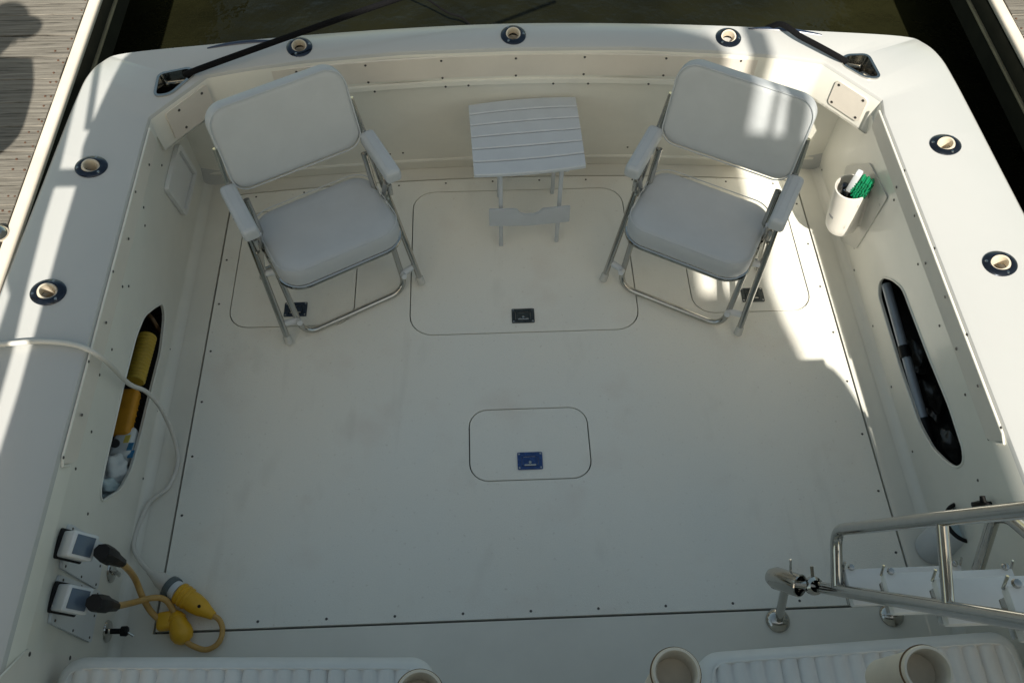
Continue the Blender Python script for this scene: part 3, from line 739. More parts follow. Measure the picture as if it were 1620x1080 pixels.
# ---- ladder to the flybridge
XA, XB = .875, 1.215
lad = empty('ladder', (1.04, .62, 0), 0, True); tag(lad, 'stainless ladder with white treads and handrails rising past the right edge', 'ladder')
r0 = at_x((1290, 927), XA); r1 = at_x((1622, 983), XA); dr = (r1-r0).normalized()
LEN = (1.66-r0.z)/dr.z
def rail_at(x, t): q = r0+dr*t; return Vector((x, q.y, q.z))
for x in (XA, XB):
    LE = LEN if x == XA else (.95-r0.z)/dr.z
    bm = B(); e_ = rail_at(x, LE); tube(bm, fillet([rail_at(x, -.02), e_, (x, e_.y-.06, e_.z+.02)] if x == XA else [rail_at(x, -.02), e_, (x, -1.24, e_.z+.02)], .06), .0158, 16); rl = obj('side_rail', bm, M['chrome'], lad)
    h0 = at_x((1324, 928), XA); h1 = at_x((1322, 838), XA); h2 = at_x((1622, 806), XA); dh = (h2-h1).normalized()
    off = Vector((x-XA, 0, 0)); h3 = h1+dh*(.95 if x == XA else .22); q0 = rail_at(XA, (h0-r0).dot(dr)); 
    endq = rail_at(XA, LE*.97)
    bm = B(); hpts = fillet([q0, h1, h3, endq], .05, 8) if x == XA else fillet([at_x((1547, 900), XB), at_x((1573, 817), XB), at_x((1598, 819), XB), rail_at(XB, LE*.93)], .02, 8)
    tube(bm, hpts, .0150, 16); hr = obj('handrail', bm, M['chrome'], lad)
    a = at_x((1490, 828), XA); t = (at_x((1500, 955), XA)-r0).dot(dr)
    bm = B(); tube(bm, [a+off, rail_at(x, t)], .0118, 14)
    if x == XA: obj('handrail_post', bm, M['chrome'], hr)
    # foot: dome plate and leg
tr = [(1331, 936), (1392, 944), (1474, 958), (1588, 978)]
for p in tr:
    t = (at_x(p, XA)-r0).dot(dr) if p else (at_x(tr[-1], XA)-r0).dot(dr)+.23
    c = rail_at((XA+XB)/2, t); bm = B(); box(bm, (c.x, c.y+.006, c.z+.0), (XB-XA-.036, .092, .024), .004)
    td_ = obj('tread', bm, M['tread'], lad)
    for x, s in ((XA, 1), (XB, -1)):
        if x == XB and p == tr[-1]: continue
        bm = B(); box(bm, (x+s*.022, c.y+.004, c.z-.02), (.006, .07, .022), .002)
        lathe(bm, [(0, .008), (.007, .006), (.009, 0)], axis_mat((x+s*.035, c.y+.055, c.z+.013), (0, 0, 1)), 10)
        tube(bm, [(x+s*.016, c.y+.05, c.z+.0), (x+s*.018, c.y+.066, c.z+.024)], .003, 6)
        obj('tread_bracket', bm, M['chrome'], td_)
for px_, x in (((1230, 981), XA), ((1410, 972), XB)):
    q = at_z(px_, 0); bm = B(); lathe(bm, [(.036, 0), (.036, .004), (.031, .011), (.018, .019), (0, .022)], Matrix.Translation((q.x, q.y, .001)), 28)
    fo_ = obj('base_plate', bm, M['chrome'], lad)
    tp_ = at_z((1243, 925), .24) if x == XA else rail_at(x, -.02)
    bm = B(); tube(bm, [Vector((q.x, q.y, .012)), tp_], .0125, 14); obj('base_leg', bm, M['chrome'], fo_)
s0, s1 = at_z((1222, 912), .235), at_z((1266, 926), .30)
a = (s1-s0).normalized()
bm = B(); lathe(bm, [(0, -.012), (.022, -.008), (.031, .012), (.031, (s1-s0).length), (.028, (s1-s0).length+.002), (.0255, (s1-s0).length-.004), (.0255, .03), (0, .03)], axis_mat(s0, a), 28); sk = obj('foot_socket', bm, M['chrome'], lad)
bm = B(); q = at_z((1287, 926), .285); lathe(bm, [(.012, -.016), (.024, -.014), (.026, 0), (.024, .012), (.016, .02)], axis_mat(q, dr), 20); tube(bm, [s1-a*.02, q], .012, 10)
tube(bm, [q+Vector((0, 0, .0)), q+Vector((-.004, .045, .03))], .005, 8); tube(bm, [s1-a*.03+Vector((0, .02, .01)), s1-a*.035+Vector((0, .05, .045))], .003, 6)
obj('socket_clamp', bm, M['chrome'], sk)

# ================================================================ THINGS ABOARD
# ---- folding deck chairs
def soft_slab(bm, w, d, t, fn, r=.07, crown=.012, n=5, edge=.018):
    """cushion with rounded corners; fn maps (x, y, z) to space"""
    prof = [(0.0, -t/2), (0.0, 0), (edge*.15, t*.28), (edge*.5, t*.42), (edge, t/2), (edge*2.4, t/2+crown*.45), (min(w, d)*.28, t/2+crown*.85)]
    base = rrect(-w/2, -d/2, w/2, d/2, r, n)
    rings = []
    for ins, z in prof:
        sx, sy = 1-2*ins/w, 1-2*ins/d
        rings.append([bm.verts.new(fn(x*sx, y*sy, z)) for x, y in base])
    for A, C in zip(rings, rings[1:]):
        k = len(A)
        for j in range(k): bm.faces.new((A[j], A[(j+1) % k], C[(j+1) % k], C[j]))
    c = bm.verts.new(fn(0, 0, t/2+crown)); k = len(base)
    for j in range(k): bm.faces.new((rings[-1][j], rings[-1][(j+1) % k], c))
    bm.faces.new(rings[0][::-1])
def make_chair(label, loc, rz):
    root = empty('folding_chair', loc, rz); tag(root, label, 'chair', 'white folding deck chairs')
    # local: x right as seen from the front viewer, y = towards the back, z up; the front feet stand at y = 0
    for s in (-1, 1):
        bm = B(); tube(bm, fillet([(s*.226, .305, .70), (s*.236, .255, .56), (s*.266, .004, .03)], .06), .0112, 14); lg = obj('leg', bm, M['chrome'], root)
        bm = B(); ax_ = Vector((s*.03, -.25, -.53)).normalized(); lathe(bm, [(0, .0), (.010, .001), (.0145, .006), (.0140, .034), (.0115, .038)], axis_mat(Vector((s*.2672, -.003, .012)), -ax_), 16); obj('foot_cap', bm, M['clear'], lg)
        bm = B(); tube(bm, [(s*.222, .07, .53), (s*.240, .33, .012)], .0105, 12); l2 = obj('rear_leg', bm, M['chrome'], root)
        bm = B(); lathe(bm, [(0, 0), (.0145, .003), (.014, .03), (.011, .034)], axis_mat((s*.2407, .335, .0), Vector((-s*.018, -.26, .52))), 14); obj('foot_cap', bm, M['clear'], l2)
        # arm pad
        def af(x, y, z, s=s): return Vector((s*.243+x, .15+y, .575+z-.006*((y)/.12)**2))
        bm = B(); soft_slab(bm, .053, .225, .036, af, .014, .003, 4, .006); ar = obj('armrest', bm, M['vinyl'], root)
        bm = B(); box(bm, (s*.241, .15, .548), (.046, .21, .014), .003); obj('arm_rail', bm, M['chrome'], ar)
        # links and clips
        bm = B(); box(bm, (s*.226, .115, .44), (.010, .016, .15), .003, Matrix.Rotation(R(25), 3, 'X')); box(bm, (s*.236, .09, .47), (.014, .02, .05), .003); obj('hinge_link', bm, M['chrome'], root)
        for z_, m_ in ((.275, 'clip'), (.085, 'clip')):
            yv = .255*(z_/.56); bm = B(); tube(bm, [(s*.205, yv-.012, z_), (s*(.266-.03*z_/.56), yv, z_)], .012, 12); tube(bm, [(s*.206, yv-.016, z_+.002), (s*.206, yv-.034, z_+.008)], .0105, 12)
            obj('tube_clip', bm, M['plastic'], root)
    bm = B(); tube(bm, fillet([(-.206, .205, .55), (-.206, .115, .28), (-.206, .006, .014), (.206, .006, .014), (.206, .115, .28), (.206, .205, .55)], .065, 8), .0108, 14)
    obj('floor_frame', bm, M['chrome'], root)
    bm = B(); tube(bm, [(-.236, .285, .10), (.236, .285, .10)], .008, 10); obj('rear_stretcher', bm, M['chrome'], root)
    tl = R(5)
    def sf(x, y, z):
        zz_ = .390+z+y*math.tan(tl)*-1 + .010*(abs(x)/.2)**2
        return Vector((x, .098+y, zz_))
    bm = B(); soft_slab(bm, .430, .328, .070, sf, .075, .004, 6, .020); se = obj('seat', bm, M['vinyl'], root)
    bm = B(); lp = [sf(x, y, -.048) for x, y in rrect(-.213, -.163, .213, .163, .074, 6)]; tube(bm, lp, .0085, 8, True); obj('seat_rim', bm, M['chrome'], se)
    bm = B(); tube(bm, [Vector(q) for q in [sf(x*.985, y*.985, .036) for x, y in rrect(-.215, -.165, .215, .165, .075, 8)]], .0018, 6, True); obj('piping', bm, M['vinyl'], se)
    # back: leaning rest, curved round the sitter
    lean = R(17)
    def bf(x, y, z):                          # x across, y up the back, z towards the sitter
        zz_ = z-.5*x*x*-1.0*.9
        return Vector((x, .325+(y)*math.sin(lean)-zz_*math.cos(lean), .670+y*math.cos(lean)+zz_*math.sin(lean)))
    bm = B(); soft_slab(bm, .452, .288, .046, bf, .060, .003, 6, .010); bk = obj('backrest', bm, M['vinyl'], root)
    bm = B(); tube(bm, [bf(x*.98, y*.98, .026) for x, y in rrect(-.227, -.145, .227, .145, .06, 8)], .0022, 6, True); obj('piping', bm, M['vinyl'], bk)
    return root
c1 = (Vector((-.73, 1.628, 0))+Vector((-.256, 1.876, 0)))/2; c2 = (Vector((.43, 1.867, 0))+Vector((.899, 1.608, 0)))/2
make_chair('white padded folding deck chair on the left, wholly in shade beside the yellow-filled locker', c1, R(27.6))
make_chair('white padded folding deck chair on the right, streaked with sunlight near the brush holder', c2, R(-28.9))

# ---- small slatted folding table
tx = empty('folding_table', (.15, 2.19, 0), 0, True); tag(tx, 'small white slatted plastic folding table standing at the transom between the chairs', 'table')
TZ = .45
cor = [at_z(p, TZ) for p in [(750, 277), (927, 262), (910, 152), (741, 165)]]
NS = 6
for k in range(NS):
    bm = B(); t0, t1 = k/NS, (k+1)/NS-.010; g = []
    def edge(t, u):
        a = cor[0].lerp(cor[3], t); b_ = cor[1].lerp(cor[2], t); p = a.lerp(b_, u); bulge = (t-.42)*2*.010*(1-(2*u-1)**2)
        return Vector((p.x, p.y+bulge, TZ+.008*(1-(2*t-1)**2)))
    n = 12
    rows = []
    for (t, dz) in ((t0, -.013), (t0, -.003), (t0+.01, 0), (t1-.01, 0), (t1, -.003), (t1, -.013)):
        rows.append([bm.verts.new(edge(t, j/n)+Vector((0, 0, dz))) for j in range(n+1)])
    for A, C in zip(rows, rows[1:]+rows[:1]):
        for j in range(n): bm.faces.new((A[j], A[j+1], C[j+1], C[j]))
    bm.faces.new([r[0] for r in rows]); bm.faces.new([r[-1] for r in rows][::-1])
    obj('slat', bm, M['tablegrey'], tx)
for x, yv in ((.05, 2.058), (.267, 2.070)):
    bm = B(); box(bm, (x, yv, TZ/2-.012), (.015, .012, TZ-.03), .003); obj('leg', bm, M['tablegrey'], tx)
    bm = B(); box(bm, (x, yv+.25, TZ/2-.012), (.015, .012, TZ-.03), .003); obj('leg', bm, M['tablegrey'], tx)
    bm = B(); box(bm, (x, yv+.125, TZ-.024), (.024, .29, .018), .003); obj('top_bearer', bm, M['tablegrey'], tx)
    bm = B(); box(bm, (x+.016, yv-.003, TZ-.03), (.016, .028, .022), .003); obj('hinge', bm, M['tablegrey'], tx)
bm = B(); zc = .200; hw = .150
out_ = [(-hw, zc-.046), (0, zc-.056), (hw, zc-.046), (hw, zc+.036), (.048, zc+.030), (.036, zc+.014), (.018, zc+.004), (-.018, zc+.004), (-.036, zc+.014), (-.048, zc+.036), (-hw, zc+.043)]
plate(bm, rpoly(out_, .006, 2), [], lambda u, v, w: Vector((.156+u, 2.046+u*.04-w*-1-.0, v)), .010); obj('cross_board', bm, M['tablegrey'], tx)

# ---- stern lines
def rope(name, pts, r, label, cat='rope', m='rope', n=10, group=None):
    path = smoothpath(pts, 10); bm = B(); tube(bm, path, r, n); o = obj(name, bm, M[m]); tag(o, label, cat, group); return o
hl = at_z((296, 120), GZ-.05); p1 = at_z((306, 113), GZ+.025); p2 = at_z((430, 68), GZ+.055); p3 = at_z((560, 22), GZ+.07); p4 = at_z((660, -12), GZ+.06)
rope('mooring_line', [hl-Vector((.02, .04, .03)), hl, p1, p2, p3, p4, p4+(p4-p3)*3], .0105, 'thick black mooring line running from the left stern pocket over the transom')
hr_ = at_z((1338, 100), GZ-.045); q1 = at_z((1331, 93), GZ+.022); q2 = at_z((1270, 60), GZ+.035); q3 = at_z((1226, 40), GZ+.015)
rope('mooring_line', [hr_+Vector((.02, -.04, -.03)), hr_, q1, q2, q3, q3+Vector((-.03, .05, -.20)), Vector((q3.x-.05, q3.y+.08, WATER_Z-.05))], .0100, 'black mooring line dropping over the transom from the right stern pocket')
w0, w1 = at_z((668, -6), WATER_Z+.25), at_z((742, 38), WATER_Z+.06)
rope('thin_line', [w0+(w0-w1)*1.2, w0, w0.lerp(w1, .5)-Vector((0, 0, .01)), w1, w1+(w1-w0)*.8-Vector((0, 0, .2))], .005, 'thin dark line hanging into the water behind the transom')

# ---- shore power cord set
def px3(lst): return [at_z(p, z) for p, z in lst]
cp_ = [(-.9, 2.2, .22)]
pts = [Vector((-1.95, 1.30, DOCK_Z+.012)), Vector((-1.70, 1.27, .36)), Vector((-1.44, 1.235, .66))]+px3([((0, 545), GZ+.014), ((60, 540), GZ+.013), ((120, 546), GZ+.015)])
pts += [onL((163, 567), .03), onL((203, 606), .022), onL((232, 620), .045), onL((256, 648), .07)]
pts += px3([((276, 695), .05), ((281, 732), .012), ((266, 770), .01), ((236, 795), .01), ((216, 840), .012), ((212, 868), .02), ((226, 893), .035), ((240, 906), .04)])
wc = empty('white_power_cord', (-1.10, 1.0, 0), 0, True); tag(wc, 'white power cord draped over the left gunwale down to the yellow plug', 'cord')
path = smoothpath(pts, 8); bm = B(); tube(bm, path, .0071, 12); obj('cable', bm, M['cord'], wc)
e0, e1 = at_z((240, 907), .04), at_z((272, 929), .045); a = (e1-e0).normalized(); mt_ = axis_mat(e0, a); LL = (e1-e0).length
bm = B(); lathe(bm, [(.009, -.012), (.011, 0), (.015, .012), (.017, .02), (.023, .035), (.026, LL-.012), (.025, LL-.004)], mt_, 26); obj('connector_body', bm, M['cord'], wc)
bm = B(); lathe(bm, [(.024, LL-.010), (.033, LL-.010), (.034, LL-.004), (.034, LL+.006), (.033, LL+.010), (.024, LL+.010)], mt_, 30); obj('locking_ring', bm, M['greyring'], wc)
bm = B(); lathe(bm, [(.026, LL+.009), (.029, LL+.010), (.029, LL+.030), (.020, LL+.031)], mt_, 30); obj('collar', bm, M['plastic'], wc)
ya = empty('power_splitter', (-.93, .66, 0), 0, True); tag(ya, 'yellow Y power splitter cable joining the white cord to the two wall inlets', 'cable')
f0 = e0+a*(LL+.030); f1 = at_z((338, 974), .03); a2 = (f1-f0).normalized(); L2 = (f1-f0).length
bm = B(); lathe(bm, [(.020, -.002), (.031, -.001), (.0335, .004), (.0335, .010), (.031, .012), (.031, .015), (.0335, .017), (.0335, .023), (.031, .025), (.031, .028), (.033, .030), (.0325, .036), (.029, .040), (.030, L2*.45), (.026, L2*.66), (.018, L2*.84), (.012, L2), (0, L2)], axis_mat(f0, a2), 28); sc_ = obj('socket_plug', bm, M['yellow'], ya)
bm = B(); q = f0+a2*L2*.58; n_ = (CP-q).normalized(); lathe(bm, [(0, .002), (.005, .002), (.0055, -.004)], axis_mat(q+n_*.0262, n_), 12); obj('plug_screw', bm, M['black'], sc_)
g0, g1 = at_z((276, 968), .03), at_z((291, 1012), .03); a3 = (g1-g0).normalized(); L3 = (g1-g0).length
bm = B(); lathe(bm, [(0, -.004), (.011, -.002), (.020, .008), (.026, .02), (.027, L3*.25), (.0245, L3*.28), (.0245, L3*.32), (.027, L3*.35), (.027, L3*.45), (.032, L3*.62), (.033, L3*.8), (.027, L3*.97), (.014, L3+.008), (0, L3+.01)], axis_mat(g0, a3), 26); obj('y_body', bm, M['yellow'], ya)
bm = B(); box(bm, at_z((262, 982), .03), (.05, .055, .036), .012, Matrix.Rotation(math.atan2(a3.y, a3.x)+R(70), 3, 'Z'), 3); obj('y_shoulder', bm, M['yellow'], ya)
loop = [g1]+px3([((305, 1021), .022), ((326, 1027), .018), ((345, 1017), .018), ((352, 997), .018), ((347, 980), .022)])+[f1-a2*.01]
bm = B(); tube(bm, smoothpath(loop, 8), .0082, 12); obj('loop_cable', bm, M['amber'], ya)
def boot_and_cable(inl, b_px, b2_px, lst, nm_):
    c, n, sd_, up = inl
    b0 = at_plane(b_px, WL0+NL*.115, NL); b1 = at_plane(b2_px, WL0+NL*.122, NL); a_ = (b1-b0).normalized(); LL_ = (b1-b0).length
    bm = B(); lathe(bm, [(0, -.016), (.020, -.015), (.021, -.008), (.0225, .004), (.0225, LL_*.42), (.018, LL_*.62), (.013, LL_*1.1), (.011, LL_*1.15), (0, LL_*1.15)], axis_mat(b0, a_), 8); obj('plug_boot', bm, M['black'], ya, 20)
    bm = B(); tube(bm, smoothpath([b0, b1]+px3(lst), 8), .0092, 12); obj('branch_cable', bm, M['amber'], ya)
boot_and_cable(i1, (164, 874), (190, 888), [((212, 912), .16), ((226, 945), .09), ((240, 968), .05), ((258, 984), .032)], 'a')
boot_and_cable(i2, (152, 953), (180, 958), [((205, 954), .15), ((243, 945), .085), ((264, 950), .06), ((277, 972), .036)], 'b')

# ---- bench cushions
def cushion(x0, x1, y1, label, taper):
    root = empty('seat_cushion', ((x0+x1)/2, y1-.2, .36), 0, True); tag(root, label, 'cushion', 'pleated bench cushions')
    d = .62; y0 = y1-d; z1 = .46; bm = B()
    nx = int((x1-x0)/.006); ny = 10
    rows = []
    def zt(x, y):
        e = min(x-x0, x1-x, y1-y); s = max(0, min(1, e/.030)); base = z1-.028*(1-s)**2
        rib = .0 if e < .034 else .014*abs(math.sin(math.pi*(x-x0)/.041))**.5-.010
        return base+rib
    def cl(x, y):                              # round the two aft corners
        r = .06
        for cx, sg in ((x0+r, -1), (x1-r, 1)):
            if (x-cx)*sg > 0 and y > y1-r:
                v = Vector((x-cx, y-(y1-r))); m_ = max(abs(v.x), abs(v.y))
                if v.length > 1e-6: v = v.normalized()*m_
                return cx+v.x, y1-r+v.y
        return x, y
    ys = [y0, y0+.2, y1-.2, y1-.1, y1-.05, y1-.040, y1-.0345, y1-.033, y1-.026, y1-.018, y1-.01, y1-.004, y1]
    for yv in ys:
        row = []
        for k in range(nx+1):
            x = x0+(x1-x0)*k/nx; X, Y = cl(x, yv); row.append(bm.verts.new((X, Y+taper*(x-x0)/(x1-x0), zt(x, yv))))
        rows.append(row)
    for A, C in zip(rows, rows[1:]):
        for k in range(nx): bm.faces.new((A[k], A[k+1], C[k+1], C[k]))
    # boxing sides
    rim = rows[-1]+[r[-1] for r in rows[-2::-1]]; rim2 = [r[0] for r in rows]; 
    loop_ = [r[0] for r in rows]+rows[-1][1:]+[r[-1] for r in rows[-2::-1]]
    low = [bm.verts.new((v.co.x, v.co.y, .352)) for v in loop_]
    for j in range(len(loop_)-1): bm.faces.new((loop_[j], loop_[j+1], low[j+1], low[j]))
    top_ = obj('pleated_top', bm, M['pleat'], root, 70)
    bm = B(); pp = []
    for x, yv in [(x0+.031, y1-.5)]+[(x0+.031, y1-.15), (x0+.034, y1-.06), (x0+.06, y1-.034)]+[(x0+(x1-x0)*k/12, y1-.031) for k in range(2, 11)]+[(x1-.06, y1-.034), (x1-.034, y1-.06), (x1-.031, y1-.15), (x1-.031, y1-.5)]:
        pp.append(Vector((x, yv+taper*(x-x0)/(x1-x0), z1+.0005)))
    tube(bm, smoothpath(pp, 4), .0032, 8); obj('piping', bm, M['pleat'], root)
cushion(-1.075, -.16, .475, 'white pleated bench cushion at lower left below the yellow splitter', -.035)
cushion(.475, 1.28, .425, 'white pleated bench cushion at lower right behind the ladder foot', .025)

# ---- port locker contents
def inL(p, w): return onL(p, -w)
a, b_ = inL((233, 532), .04), inL((213, 604), .04); bm = B(); pth = []; rr_ = []
for k in range(113):
    pth.append(a.lerp(b_, k/112)); rr_.append(.030+.0045*abs(math.sin(k/112*math.pi*14))-.002)
tube(bm, pth, rr_, 18); o = obj('corrugated_hose', bm, M['yhose']); tag(o, 'yellow corrugated hose lying inside the left wall locker', 'hose')
a, b_ = inL((213, 618), .05), inL((196, 690), .05)
os_ = empty('orange_sleeve', b_, 0, True); tag(os_, 'orange fabric sleeve with dark lacing inside the left wall locker', 'sleeve')
bm = B(); q = (a-b_).to_track_quat('Y', 'Z').to_matrix(); box(bm, (a+b_)/2+Vector((-.01, 0, 0)), (.062, (a-b_).length, .05), .014, q, 3); obj('sleeve_body', bm, M['orange'], os_)
bm = B()
for k in range(7):
    p = a.lerp(b_, .08+k*.13)+Vector((.021, .0, -.012)); box(bm, p, (.010, .016, .012), .003, q)
obj('lacing', bm, M['black'], os_)
jr = inL((190, 700), .055)
jg = empty('white_jug', jr-Vector((0, 0, .05)), 0, True); tag(jg, 'white plastic jug with black cap and coloured label inside the left wall locker', 'jug')
a, b_ = inL((206, 684), .045), inL((190, 728), .045); q = (a-b_).to_track_quat('Y', 'Z').to_matrix()
bm = B(); box(bm, (a+b_)/2, (.066, (a-b_).length, .07), .018, q, 4); obj('jug_body', bm, M['cloth'], jg)
bm = B(); c = inL((182, 701), .008); n_ = (CP-c).normalized(); lathe(bm, [(0, .006), (.0125, .006), (.0135, .0), (.0135, -.03)], axis_mat(c, n_), 20); obj('cap', bm, M['black'], jg)
for pq, mm in (((206, 706), 'blueprint'), ((201, 694), 'yprint'), ((207, 718), 'blueprint')):
    c = inL(pq, .012); n_ = (CP-c).normalized(); bm = B(); box(bm, c, (.016, .03, .003), 0, q); obj('label_patch', bm, M[mm], jg)
for pa, pb_, mm, lb in (((184, 742), (172, 758), 'cloth', 'crumpled white rag at the lower end of the left wall locker'), ((170, 772), (165, 784), 'palecloth', 'pale blue cloth bundle at the tip of the left wall locker')):
    a, b_ = inL(pa, .06), inL(pb_, .06); bm = B(); bmesh.ops.create_icosphere(bm, subdivisions=4, radius=1)
    sz = (a-b_).length*.75+.012
    for v in bm.verts:
        n_ = v.co.normalized(); k = 1+.16*math.sin(5*n_.x+3*n_.y)*math.cos(6*n_.z+2*n_.x)+.07*math.sin(13*n_.y+9*n_.z)
        v.co = Vector((n_.x*.045*k, n_.y*sz*k, n_.z*.055*k))+(a+b_)/2
    o = obj('cleaning_rag', bm, M[mm], None, 60); tag(o, lb, 'rag', 'rags in the left locker')
a, b_ = inL((240, 505), .04), inL((258, 535), .035); bm = B(); box(bm, (a+b_)/2, (.012, (a-b_).length*1.5, .045), .004, (a-b_).to_track_quat('Y', 'Z').to_matrix()); o = obj('brown_strap', bm, M['brown']); tag(o, 'dark brown strap at the upper end of the left wall locker', 'strap')
# ---- starboard locker contents
def inR(p, w): return onR(p, -w)
pl_ = empty('gaff_pole', inR((1465, 662), .05), 0, True); tag(pl_, 'grey telescopic pole with black joint lying in the right wall locker', 'pole')
a, b_ = inR((1402, 450), .022), inR((1429, 548), .022); bm = B(); tube(bm, [a, b_], .0155, 18); obj('pole_section', bm, M['pole'], pl_)
c = inR((1434, 566), .022); bm = B(); tube(bm, [b_, c], .0185, 18); obj('joint', bm, M['black'], pl_)
d_ = inR((1461, 662), .022); bm = B(); tube(bm, [c, d_], .0145, 18); obj('pole_section', bm, M['pole'], pl_)
bm = B(); tube(bm, [d_, d_+(d_-c)*.35], .018, 16); obj('grip', bm, M['black'], pl_)
rnd = random.Random(5)
for k, (p, lb) in enumerate((((1448, 566), 'small crumpled dark bag beside the pole joint in the right locker'), ((1470, 630), 'dark coiled hose lump midway down the right locker'), ((1500, 705), 'dark oily lump at the lower end of the right locker'))):
    c = inR(p, .075); bm = B(); bmesh.ops.create_icosphere(bm, subdivisions=3, radius=1)
    for v in bm.verts:
        n_ = v.co.normalized(); s_ = 1+.25*math.sin(4*n_.x+k)*math.cos(5*n_.y-k)+.15*math.sin(9*n_.z+k*2)
        v.co = Vector((n_.x*.03*s_, n_.y*.07*s_, n_.z*.04*s_))+c
    o = obj('stowed_bag', bm, M['bag'], None, 50); tag(o, lb, 'bag')

# ---- white bucket with black rim by the starboard wall
tz = .24; ct = at_z((1529, 826), tz); bk = empty('white_bucket', (ct.x, ct.y, 0), 0, True); tag(bk, 'white bucket with black rim standing against the right wall behind the ladder', 'bucket')
rb = .058
bm = B(); lathe(bm, [(0, .002), (rb*.86, .002), (rb*.9, .006), (rb, tz), (rb-.003, tz), (rb*.88, .012), (0, .012)], Matrix.Translation((ct.x, ct.y, 0)), 36); obj('bucket_body', bm, M['plastic'], bk)
bm = B(); tube(bm, [(ct.x+rb*math.cos(t_), ct.y+rb*math.sin(t_), tz) for t_ in [2*math.pi*k/40 for k in range(40)]], .0062, 8, True); obj('rim', bm, M['black'], bk)
bm = B(); lathe(bm, [(0, tz-.02), (rb-.004, tz-.02)], Matrix.Translation((ct.x, ct.y, 0)), 30); obj('contents', bm, M['palecloth'], bk)
hq = onR((1556, 797), .03); bm = B(); tube(bm, [Vector((ct.x+.03, ct.y+.055, tz)), hq, onR((1554, 784), .03)], [.010, .009, .007], 8); tube(bm, [hq+Vector((-.03, 0, 0)), hq+Vector((.02, 0, .0))], .007, 8); obj('handle_clip', bm, M['black'], bk)

# ---- chrome dome on the dock edge
c = at_z((2, 372), DOCK_Z); bm = B(); lathe(bm, [(.040, 0), (.040, .008), (.034, .022), (.02, .034), (0, .038)], Matrix.Translation((c.x-.01, c.y, DOCK_Z+.001)), 30)
o = obj('dock_dome', bm, M['chrome']); tag(o, 'chrome dome fitting on the left dock at the picture edge', 'fitting')

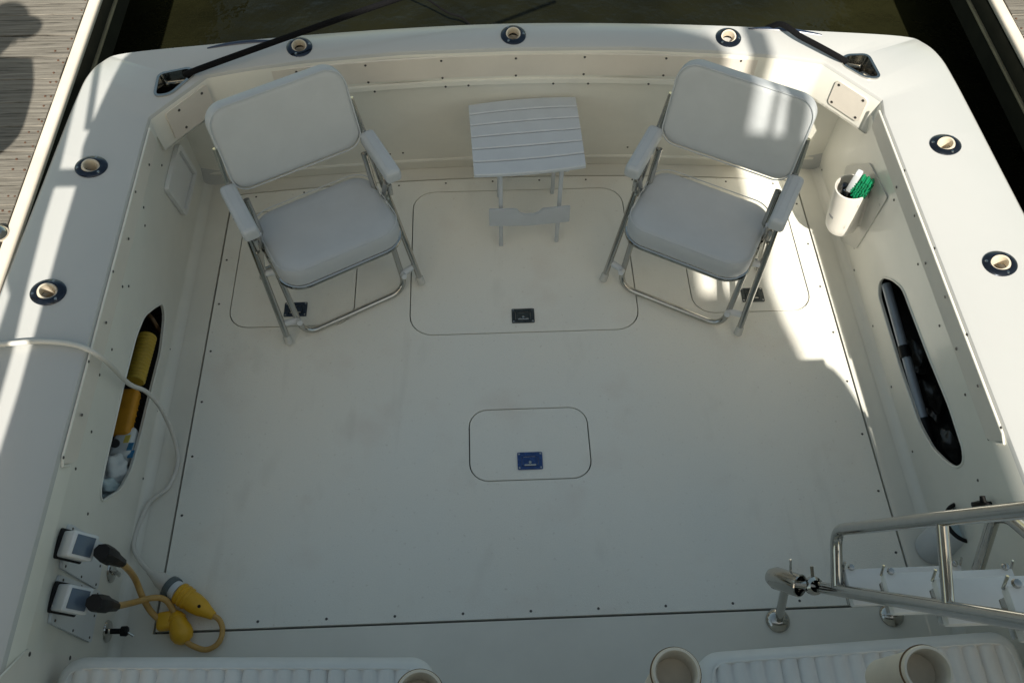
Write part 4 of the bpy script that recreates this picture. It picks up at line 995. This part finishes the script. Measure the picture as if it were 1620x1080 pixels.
# ---- person in a cap standing on the dock just outside the frame (throws the shadow on the planks)
def person(loc):
    root = empty('person', loc); tag(root, 'person in cap standing on left dock, seen only by the shadow on the planks', 'person')
    V = []; E = []; Rr = []
    def chain(pts, start=None):
        prev = start
        for (x, y, z, rx, ry) in pts:
            V.append((x, y, z)); Rr.append((rx, ry)); i = len(V)-1
            if prev is not None: E.append((prev, i))
            prev = i
        return prev
    # stands square to the sun, head turned towards the boat (+x)
    chain([(0, 0, .93, .16, .125)]); pel = 0
    ch = chain([(0, 0, 1.04, .21, .13), (0, 0, 1.20, .21, .13), (0, 0, 1.38, .17, .11)], pel)
    nk = chain([(.0, 0, 1.46, .065, .065), (.015, 0, 1.53, .06, .06), (.03, 0, 1.60, .085, .075), (.03, 0, 1.68, .088, .078), (.02, 0, 1.735, .06, .055)], ch)
    for s in (-1, 1):
        chain([(s*.095, 0, .86, .095, .09), (s*.10, -.015, .50, .06, .058), (s*.10, 0, .30, .056, .055), (s*.10, .01, .09, .038, .038), (s*.105, -.05, .045, .042, .036), (s*.115, -.16, .032, .036, .026)], pel)
        hand = chain([(s*.18, 0, 1.40, .066, .062), (s*.215, 0, 1.24, .060, .058), (s*.235, -.01, 1.03, .056, .056), (s*.17, -.14, 1.04, .04, .04), (s*.10, -.19, 1.06, .028, .032), (s*.06, -.205, 1.07, .018, .032)], ch)
        for k in range(4):
            dz = .025-.017*k; l = (.066, .074, .070, .055)[k]
            chain([(s*.035, -.21, 1.07+dz, .0085, .0085), (s*(.035-l*.5), -.208, 1.072+dz, .008, .008), (s*(.035-l*.85), -.198, 1.074+dz, .007, .007)], hand)
        chain([(s*.05, -.215, 1.105, .010, .010), (s*.03, -.225, 1.12, .009, .009), (s*.012, -.225, 1.12, .008, .008)], hand)
    me = bpy.data.meshes.new('body'); me.from_pydata(V, E, []); o = bpy.data.objects.new('body', me); COL.objects.link(o); o.parent = root
    md = o.modifiers.new('skin', 'SKIN'); 
    if not me.skin_vertices: me.attributes
    bpy.context.view_layer.objects.active = o
    sv = me.skin_vertices[0].data if me.skin_vertices else None
    if sv is None:
        o.select_set(True); bpy.ops.object.skin_root_mark() if False else None
    if sv is not None:
        for i, r_ in enumerate(Rr): sv[i].radius = r_
        sv[0].use_root = True
    sb = o.modifiers.new('sub', 'SUBSURF'); sb.levels = 2; sb.render_levels = 2
    dg = bpy.context.evaluated_depsgraph_get(); nm = bpy.data.meshes.new_from_object(o.evaluated_get(dg)); o.modifiers.clear(); o.data = nm
    nm.materials.clear()
    for m_ in ('shirt', 'trousers', 'skin', 'black'): nm.materials.append(M[m_])
    for p in nm.polygons:
        c = p.center; p.use_smooth = True
        p.material_index = 3 if c.z < .10 else 1 if c.z < .95 else 2 if (c.z > 1.49 or c.y < -.13) else 0
    bm = B(); lathe(bm, [(.097, 1.685), (.099, 1.70), (.094, 1.745), (.070, 1.785), (.03, 1.80), (0, 1.803)], Matrix.Translation((.025, 0, 0)), 24, 1.05, .92)
    g0_ = []
    for k in range(13):
        t = -1.15+2.3*k/12
        g0_.append((bm.verts.new((.025+.098*math.cos(t), .088*math.sin(t), 1.692)), bm.verts.new((.05+.15*math.cos(t*.8), .086*math.sin(t), 1.672)), bm.verts.new((.05+.15*math.cos(t*.8), .086*math.sin(t), 1.667)), bm.verts.new((.025+.098*math.cos(t), .088*math.sin(t), 1.685))))
    for A, C in zip(g0_, g0_[1:]):
        for j in range(4): bm.faces.new((A[j], A[(j+1) % 4], C[(j+1) % 4], C[j]))
    obj('cap', bm, M['cap'], root)
    bm = B(); lathe(bm, [(0, .014), (.008, .008), (.012, -.006), (0, -.012)], axis_mat((.118, 0, 1.625), (.6, 0, -.2)), 12, .9, 1.1)
    for s in (-1, 1): lathe(bm, [(0, .006), (.014, .004), (.022, 0), (0, -.006)], axis_mat((.02, s*.085, 1.63), (0, s, 0)), 12, .7, 1.3)
    obj('nose_and_ears', bm, M['skin'], root)
    bm = B()
    for s in (-1, 1): lathe(bm, [(0, .010), (.007, .007), (.010, 0), (0, -.004)], axis_mat((.099, s*.031, 1.648), (1, s*.2, 0)), 12)
    obj('eyes', bm, M['black'], root)
    bm = B(); box(bm, (.107, 0, 1.578), (.010, .042, .006), .002); obj('mouth', bm, M['cap'], root)
person((-2.115, 1.50, DOCK_Z+.006))
